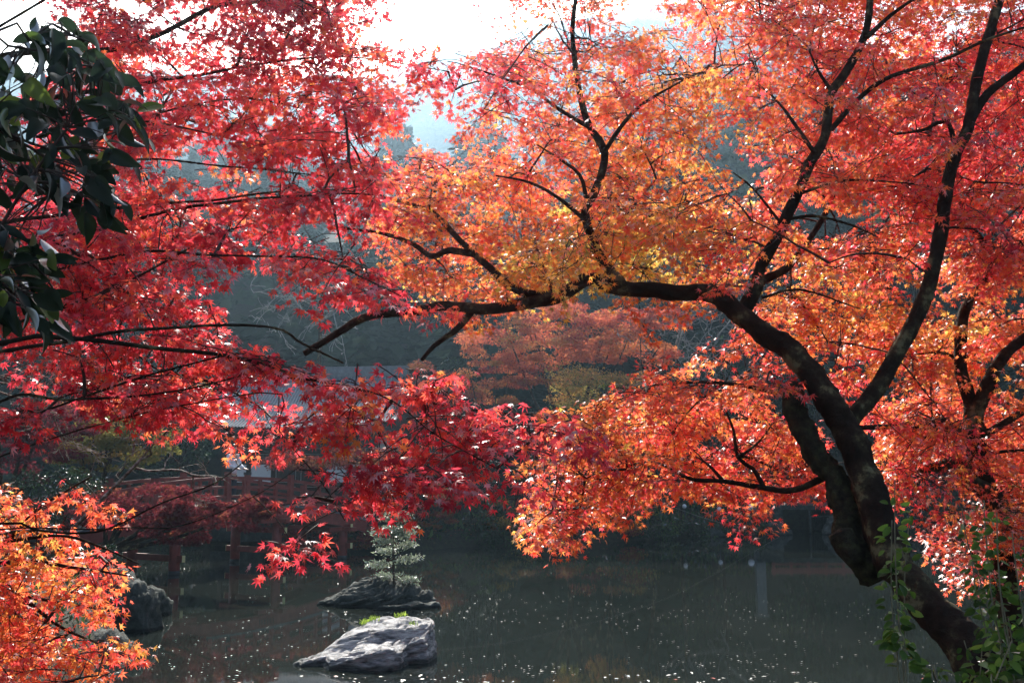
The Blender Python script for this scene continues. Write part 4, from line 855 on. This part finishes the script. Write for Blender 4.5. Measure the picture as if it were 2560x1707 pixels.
def grass(name, pts, n, h, label, seed, parent=None):
    r = np.random.default_rng(seed); pts = np.array(pts); k = r.integers(0, len(pts), n); p = pts[k] + r.normal(0, .035, (n, 3)) * np.array([1, 1, .12])
    mb = MB(); put_leaves(mb, lance(3, .09), p, np.array([0, 0, 1.0]) + r.normal(0, .45, (n, 3)), r.normal(0, 1, (n, 3)), r.uniform(.5, 1, n) * h, r.random(n), r.uniform(.5, 2, n))
    return tag(mb.obj(name, M_GRASS), label, 'grass')
def front_h(x, y):      # rises to the back right, with a step down to the front slab
    x, y = x / 1.035 + .03, y - .62; u = (x + 2.95) / 1.9; v = (y - 13.3) / 1.4
    h = .10 + .40 * sst(0, .8, u) * (.62 + .38 * sst(.1, .75, v)) - .05 * sst(.9, 1, v)
    ridge = .10 * sst(.25, .45, v - .30 * (u - .5)) * sst(.1, .4, u); return h + ridge - .07
rock_obj('pond_rock', [(-3.083,14.370),(-2.845,14.070),(-2.566,14.140),(-2.442,13.840),(-2.048,13.780),(-1.634,13.800),(-1.479,13.900),(-1.438,14.240),(-1.169,14.340),(-1.096,14.820),(-1.189,15.320),(-1.686,15.440),(-2.203,15.370),(-2.617,15.120),(-2.928,14.820)], front_h, M_ROCK, 'pale layered rock slab with grass tufts standing in the pond', seed=1, rough=.05)
cz = lambda x, y: np.array([x, y, front_h(x, y) + .02])
grass('grass_tuft', [cz(-2.1 + a, 15.04 + b) for a, b in ((0,0),(.06,.02),(.12,0),(-.05,.03),(.1,.06))], 90, .10, 'bright green grass tuft on the middle of the pale rock', 3)
grass('grass_tuft', [cz(-1.71 + a, 15.28) for a in (0, .06, .12)], 40, .08, 'small grass fringe along the back edge of the pale rock', 4)
grass('grass_tuft', [cz(-1.40 + a, 14.62) for a in (0, .04)], 22, .06, 'tiny grass tuft by the right corner of the pale rock', 5)
def back_h(x, y):
    x, y = x / 1.035 + .0, y - .95
    a = (x + 2.95) / .62; b = (y - 20.3) / .8; e = (x + 2.1) / .75
    return .0 + .40 * math.exp(-(a * a) - b * b * .8) + .30 * math.exp(-e * e - b * b)
rock_obj('pond_rock', [(-3.985,20.850),(-3.415,20.500),(-2.794,20.400),(-2.277,20.650),(-1.759,20.800),(-1.604,21.050),(-1.811,21.450),(-2.484,21.850),(-3.208,22.050),(-3.829,21.750),(-4.036,21.250)], back_h, M_DARKROCK, 'dark mossy rock islet carrying the small pale conifer', seed=5, rough=.075, nfreq=2.6)
def flat_h(x, y):
    x, y = x / 1.035 + .10, y - .95; return .06 + .06 * math.exp(-((x + 1.7) / .35) ** 2)
rock_obj('pond_rock', [(-2.688,20.100),(-2.170,20.000),(-1.756,20.200),(-1.394,20.450),(-1.652,20.650),(-2.273,20.550)], flat_h, M_DARKROCK, 'flat dark ledge of rock at the waterline below the pale conifer', seed=9, rough=.04, nA=70, nR=14, nW=8)
def small_conifer():
    b = P(985, 1450, 21.15); b[2] = back_h(b[0], b[1]) - .02
    t = thing('small_conifer', b, 'small pale green conifer with tiered branches on the rock islet', 'tree'); r = np.random.default_rng(12)
    top = P(985, 1284, 21.15); MB().tube(smooth_line([b, b * .5 + top * .5 + np.array([-.02, 0, 0]), top], .08), np.linspace(.022, .006, len(smooth_line([b, b * .5 + top * .5, top], .08))), 6, .1, 20).obj('trunk', M_TWIG, t)
    mb = MB(); tw = MB()
    for (x0, y0), (x1, y1), w_ in [((985,1300),(1015,1288),14), ((985,1300),(962,1290),10), ((985,1322),(1030,1322),16), ((985,1330),(934,1330),16), ((985,1345),(1032,1340),12), ((985,1356),(945,1352),12), ((985,1368),(1028,1360),10), ((985,1380),(950,1376),10), ((985,1402),(1042,1395),14), ((985,1412),(925,1412),14), ((985,1440),(1042,1452),18), ((985,1440),(950,1440),14), ((980,1285),(990,1282),8), ((985,1334),(1005,1330),14), ((985,1320),(965,1326),12)]:
        dd = 21.15 + r.uniform(-.25, .25); a = P(x0, y0, 21.15); e = P(x1, y1, dd); tw.tube(np.array([a, (a + e) / 2 + np.array([0, 0, .015]), e]), [.008, .006, .003], 4, cap=False)
        n = 250; q = r.random((n, 1)) ** .7; p = a + (e - a) * q + r.normal(0, 1, (n, 3)) * np.array([.07, .09, .038]); ax = nrm(e - a) * .7 + r.normal(0, .6, (n, 3)) + np.array([0, 0, .35])
        put_leaves(mb, SLIM, p, ax, r.normal(0, 1, (n, 3)), r.uniform(.04, .075, n), r.random(n))
    tw.obj('branches', M_TWIG, t); mb.obj('crown', M_PALEPINE, t)
small_conifer()
r_ = np.random.default_rng(44)
def shore_rock(cx, cy, rx, ry, h, label, seed, name='shore_rock'):
    a = np.linspace(0, 2 * math.pi, 13)[:-1]; rr = np.random.default_rng(seed); f = rr.uniform(.78, 1.12, 12)
    hf = lambda x, y: h * max(.12, 1 - (((x - cx) / rx) ** 2 + ((y - cy) / ry) ** 2) ** 1.3 * .8)
    rock_obj(name, np.stack([cx + rx * f * np.cos(a), cy + ry * f * np.sin(a)], 1), hf, M_DARKROCK, label, seed=seed, rough=.09 * min(1, h + .2), nA=64, nR=14, nW=8, nfreq=1.9)
for i, (px, py, d, w_, h, lab) in enumerate([(345,1500,17.6,.5,.75,'tall dark boulder at the foot of the left bank'), (255,1600,15.2,.5,.35,'nearer low boulder on the left waterline beside the orange bush'), (372,1470,19.4,.45,.5,'smaller grey boulder beyond the tall one on the left bank'), (270,1500,18.2,.8,1.0,'broad boulder set back on the left bank under the shrub')]):
    q = P(px, py, d); shore_rock(q[0], d, w_, w_ * .9, h, lab, 60 + i)
for i, (px, d, w_, h, lab) in enumerate([(2105,47.6,.9,1.0,'pale boulder against the right side of the culvert'), (2150,47.2,.7,.6,'low boulder right of the culvert boulder'), (1935,47.4,.8,.7,'boulder against the left side of the culvert'), (1860,46.6,.7,.5,'shaded waterline rock below the round lamp'), (1770,45.7,.8,.5,'dark waterline rock on the far bank below the small lamp'), (1620,44.0,.9,.5,'dark waterline rock under the green shrub'), (1430,42.2,.8,.45,'dark waterline rock behind the hanging orange spray'), (1240,40.2,.8,.5,'dark waterline rock below the clipped shrub'), (1060,38.6,.8,.5,'dark waterline rock behind the pale conifer top')]):
    x = P(px, 1350, d)[0]; shore_rock(x, d, w_, w_ * .8, h, lab, 80 + i)

# ================================================================== weeds at the lower right
def weed(stems, label, seed, n_leaf, size, hue, d0=3.6, name='tall_weed'):
    b = P(*stems[0][0], d0); b[2] = gz(b[0], d0); t = thing(name, b, label, 'plant'); r = np.random.default_rng(seed); ml = MB()
    for st in stems:
        dd = d0 + r.uniform(-.15, .2); q = pline(st, dd, dd + .05); q = np.vstack([[q[0][0] + r.normal(0, .03), dd, gz(q[0][0], dd) - .03], q]); l = smooth_line(q, .03)
        MB().tube(l, np.linspace(.0055, .002, len(l)), 6).obj('stem', M_WEEDSTEM, t)
        n = n_leaf; i = (r.random(n) ** .9 * (len(l) - 2)).astype(int) + 1; p = l[i]; a = r.uniform(0, 6.28, n); pet = np.stack([np.cos(a), np.sin(a), r.uniform(-.2, .5, n)], 1)
        ax = pet + np.stack([np.zeros(n), np.zeros(n), r.uniform(-.9, .35, n)], 1); tt = i / len(l)
        put_leaves(ml, OVATE, p + pet * .022, ax, np.array([0, -.8, .6]) + r.normal(0, .45, (n, 3)), r.uniform(*size, n) * (1.15 - .6 * tt), np.clip(hue + r.normal(0, .25, n), 0, 1), r.uniform(.5, 2, n))
    ml.obj('leaves', M_WEED, t)
M_WEEDSTEM = rough_mat('weed_stem', 20, [(.3, (.10, .08, .05)), (.7, (.24, .22, .13))], .7, .2, .002)
weed([[(2266,1730),(2248,1560),(2238,1380),(2237,1200)], [(2250,1730),(2236,1600),(2228,1450),(2230,1300)], [(2262,1740),(2262,1600),(2262,1430),(2274,1290)]], 'tall green weed in front of the leaning trunk, separate from the clump at the corner', 3, 120, (.048, .078), .5)
weed([[(2500,1740),(2470,1520),(2420,1360),(2405,1270)], [(2520,1740),(2480,1500),(2462,1300),(2460,1250)], [(2540,1740),(2510,1560),(2495,1400),(2492,1280)], [(2480,1740),(2470,1600),(2440,1480),(2430,1400)], [(2575,1740),(2560,1560),(2540,1420),(2530,1330)], [(2600,1740),(2580,1600),(2570,1440),(2560,1380)], [(2560,1740),(2530,1640),(2505,1500),(2480,1420)]], 'clump of tall green weeds in the bottom right corner', 5, 120, (.042, .075), .35, 3.7)
weed([[(2360,1790),(2350,1720),(2330,1660)], [(2560,1760),(2540,1660),(2520,1540)], [(2600,1760),(2590,1640),(2560,1500)], [(2460,1780),(2440,1700),(2410,1600)]], 'dark bushy plant behind the low broad leaved one in the bottom right corner', 19, 90, (.045, .08), .25, 3.9, 'leafy_plant')
weed([[(2440,1760),(2450,1690),(2455,1620)], [(2520,1760),(2510,1690),(2490,1640)], [(2330,1760),(2340,1700),(2335,1660)], [(2400,1760),(2400,1710),(2380,1680)], [(2580,1760),(2570,1680),(2555,1600)], [(2480,1760),(2490,1700),(2530,1600)]], 'low broad leaved plant at the foot of the leaning trunk', 9, 70, (.06, .10), .45, 3.5, 'leafy_plant')

# ================================================================== ground cover and leaf litter on the banks
def bank_cover():
    r = np.random.default_rng(31); xy = np.vstack([np.stack([r.uniform(-17, -1, 60000), r.uniform(2, 38, 60000)], 1), np.stack([r.uniform(1, 12, 26000), r.uniform(2.4, 22, 26000)], 1), np.stack([r.uniform(-8, 22, 40000), r.uniform(36, 56, 40000)], 1)])
    s_ = pond_sd(xy[:, 0], xy[:, 1]); dd = np.hypot(xy[:, 0], xy[:, 1]); m = (s_ > .08) & (dd > 1.6) & (r.random(len(xy)) < np.where(s_ < 5, 1, .25)) & (nz(np.c_[xy, xy[:, :1] * 0], (.8, .8, 1)) > r.uniform(-.6, .35, len(xy)))
    xy = xy[m]; p = np.c_[xy, ground(xy[:, 0], xy[:, 1])]; n = len(p); k = r.random(n); far = np.clip(np.hypot(xy[:, 0], xy[:, 1]) / 18, .6, 2.2)
    g = k < .62; mg = MB(); a = r.normal(0, .55, (n, 3)) + np.array([0, 0, .75])
    put_leaves(mg, SLIM, p[g] + np.array([0, 0, .01]), a[g], r.normal(0, 1, (n, 3))[g], (r.uniform(.05, .16, n) * far)[g], r.random(n)[g], r.uniform(.5, 2, n)[g])
    kind(tag(mg.obj('undergrowth', M_GREEN), 'low dark green ground cover along the pond banks', 'ground cover'), 'stuff')
    f = ~g; ml = MB(); put_leaves(ml, STAR5, p[f] + np.array([0, 0, .02]), r.normal(0, 1, (n, 3))[f] * np.array([1, 1, .15]), (r.normal(0, .3, (n, 3)) + np.array([0, 0, 1]))[f], (r.uniform(.028, .045, n) * far)[f], np.clip(.35 + r.normal(0, .2, n), 0, .8)[f], r.uniform(.5, 3, n)[f])
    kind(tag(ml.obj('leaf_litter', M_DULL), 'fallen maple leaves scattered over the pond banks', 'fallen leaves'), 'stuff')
bank_cover()

# ================================================================== fallen leaves on the water
def floating():
    r = np.random.default_rng(21); ms = []
    for k in range(5):
        mb = MB(); T = STAR5 if k < 3 else SLIM
        put_leaves(mb, T, np.zeros((1, 3)), np.array([[1.0, 0, 0]]), np.array([[.06 * (k - 2), .05, 1.0]]), .034 if k < 3 else .05, .5, np.array([.6])); ms.append(mb.mesh('floating_leaf', M_FLOATRED if k == 2 else M_FLOAT))
    pts = []
    while len(pts) < 950:
        px = r.uniform(300, 2360); py = 1420 + 290 * r.random() ** .8
        if r.random() > (.35 + .65 * math.exp(-((px - 1350) / 420) ** 2)): continue
        if py < 1480 and r.random() < .55: continue
        d = CAMZ / ((py - 1200) / F); x = (px - 1280) / F * d
        if pond_sd(np.array([x]), np.array([d]))[0] > -.3: continue
        if noise.noise(Vector((x * .5, d * .22, 3))) < r.uniform(-.45, .25): continue
        if -3.2 < x < -.95 and 13.5 < d < 15.6: continue
        if -4.1 < x < -1.1 and 19.9 < d < 22.2: continue
        pts.append((x, d))
    pts.sort(key=lambda q: q[1]); rest = MB()
    for i, (x, y) in enumerate(pts):
        if i < 290:
            red = r.random() < .06
            o = bpy.data.objects.new('floating_leaf', ms[2] if red else ms[[0, 1, 3, 4][int(r.integers(4))]]); COL.objects.link(o); o.location = (x, y, .012); o.rotation_euler = (r.normal(0, .07), r.normal(0, .07), r.uniform(0, 6.28)); s = .42 + 1.25 * r.random() ** 2.2; o.scale = (s, s, s)
            if red: tag(o, 'red fallen leaf floating on the dark pond', 'fallen leaf', 'red leaves floating on the pond')
            else: tag(o, 'small pale fallen leaf floating on the dark pond', 'fallen leaf', 'pale leaves floating on the pond')
        else:
            a = r.uniform(0, 6.28); put_leaves(rest, STAR5, np.array([[x, y, .012]]), np.array([[math.cos(a), math.sin(a), 0]]), np.array([[r.normal(0, .08), r.normal(0, .08), 1]]), r.uniform(.014, .034), .5, np.array([.5]))
    kind(tag(rest.obj('floating_leaves', M_FLOAT), 'scatter of tiny pale leaves on the farther water', 'fallen leaves'), 'stuff')
floating()

# ================================================================== haze
def haze():
    mb = MB().box((-520, -60, -10), (520, 560, 215)); m, nt, b = mat('autumn_haze'); nt.nodes.remove(b)
    v = nt.nodes.new('ShaderNodeVolumePrincipled'); v.inputs['Color'].default_value = (.50, .76, 1.0, 1); v.inputs['Density'].default_value = HAZE; v.inputs['Anisotropy'].default_value = .76
    nt.links.new(v.outputs[0], nt.nodes['Material Output'].inputs['Volume']); kind(mb.obj('haze', m, None, False), 'stuff')
HAZE = .00065
haze()
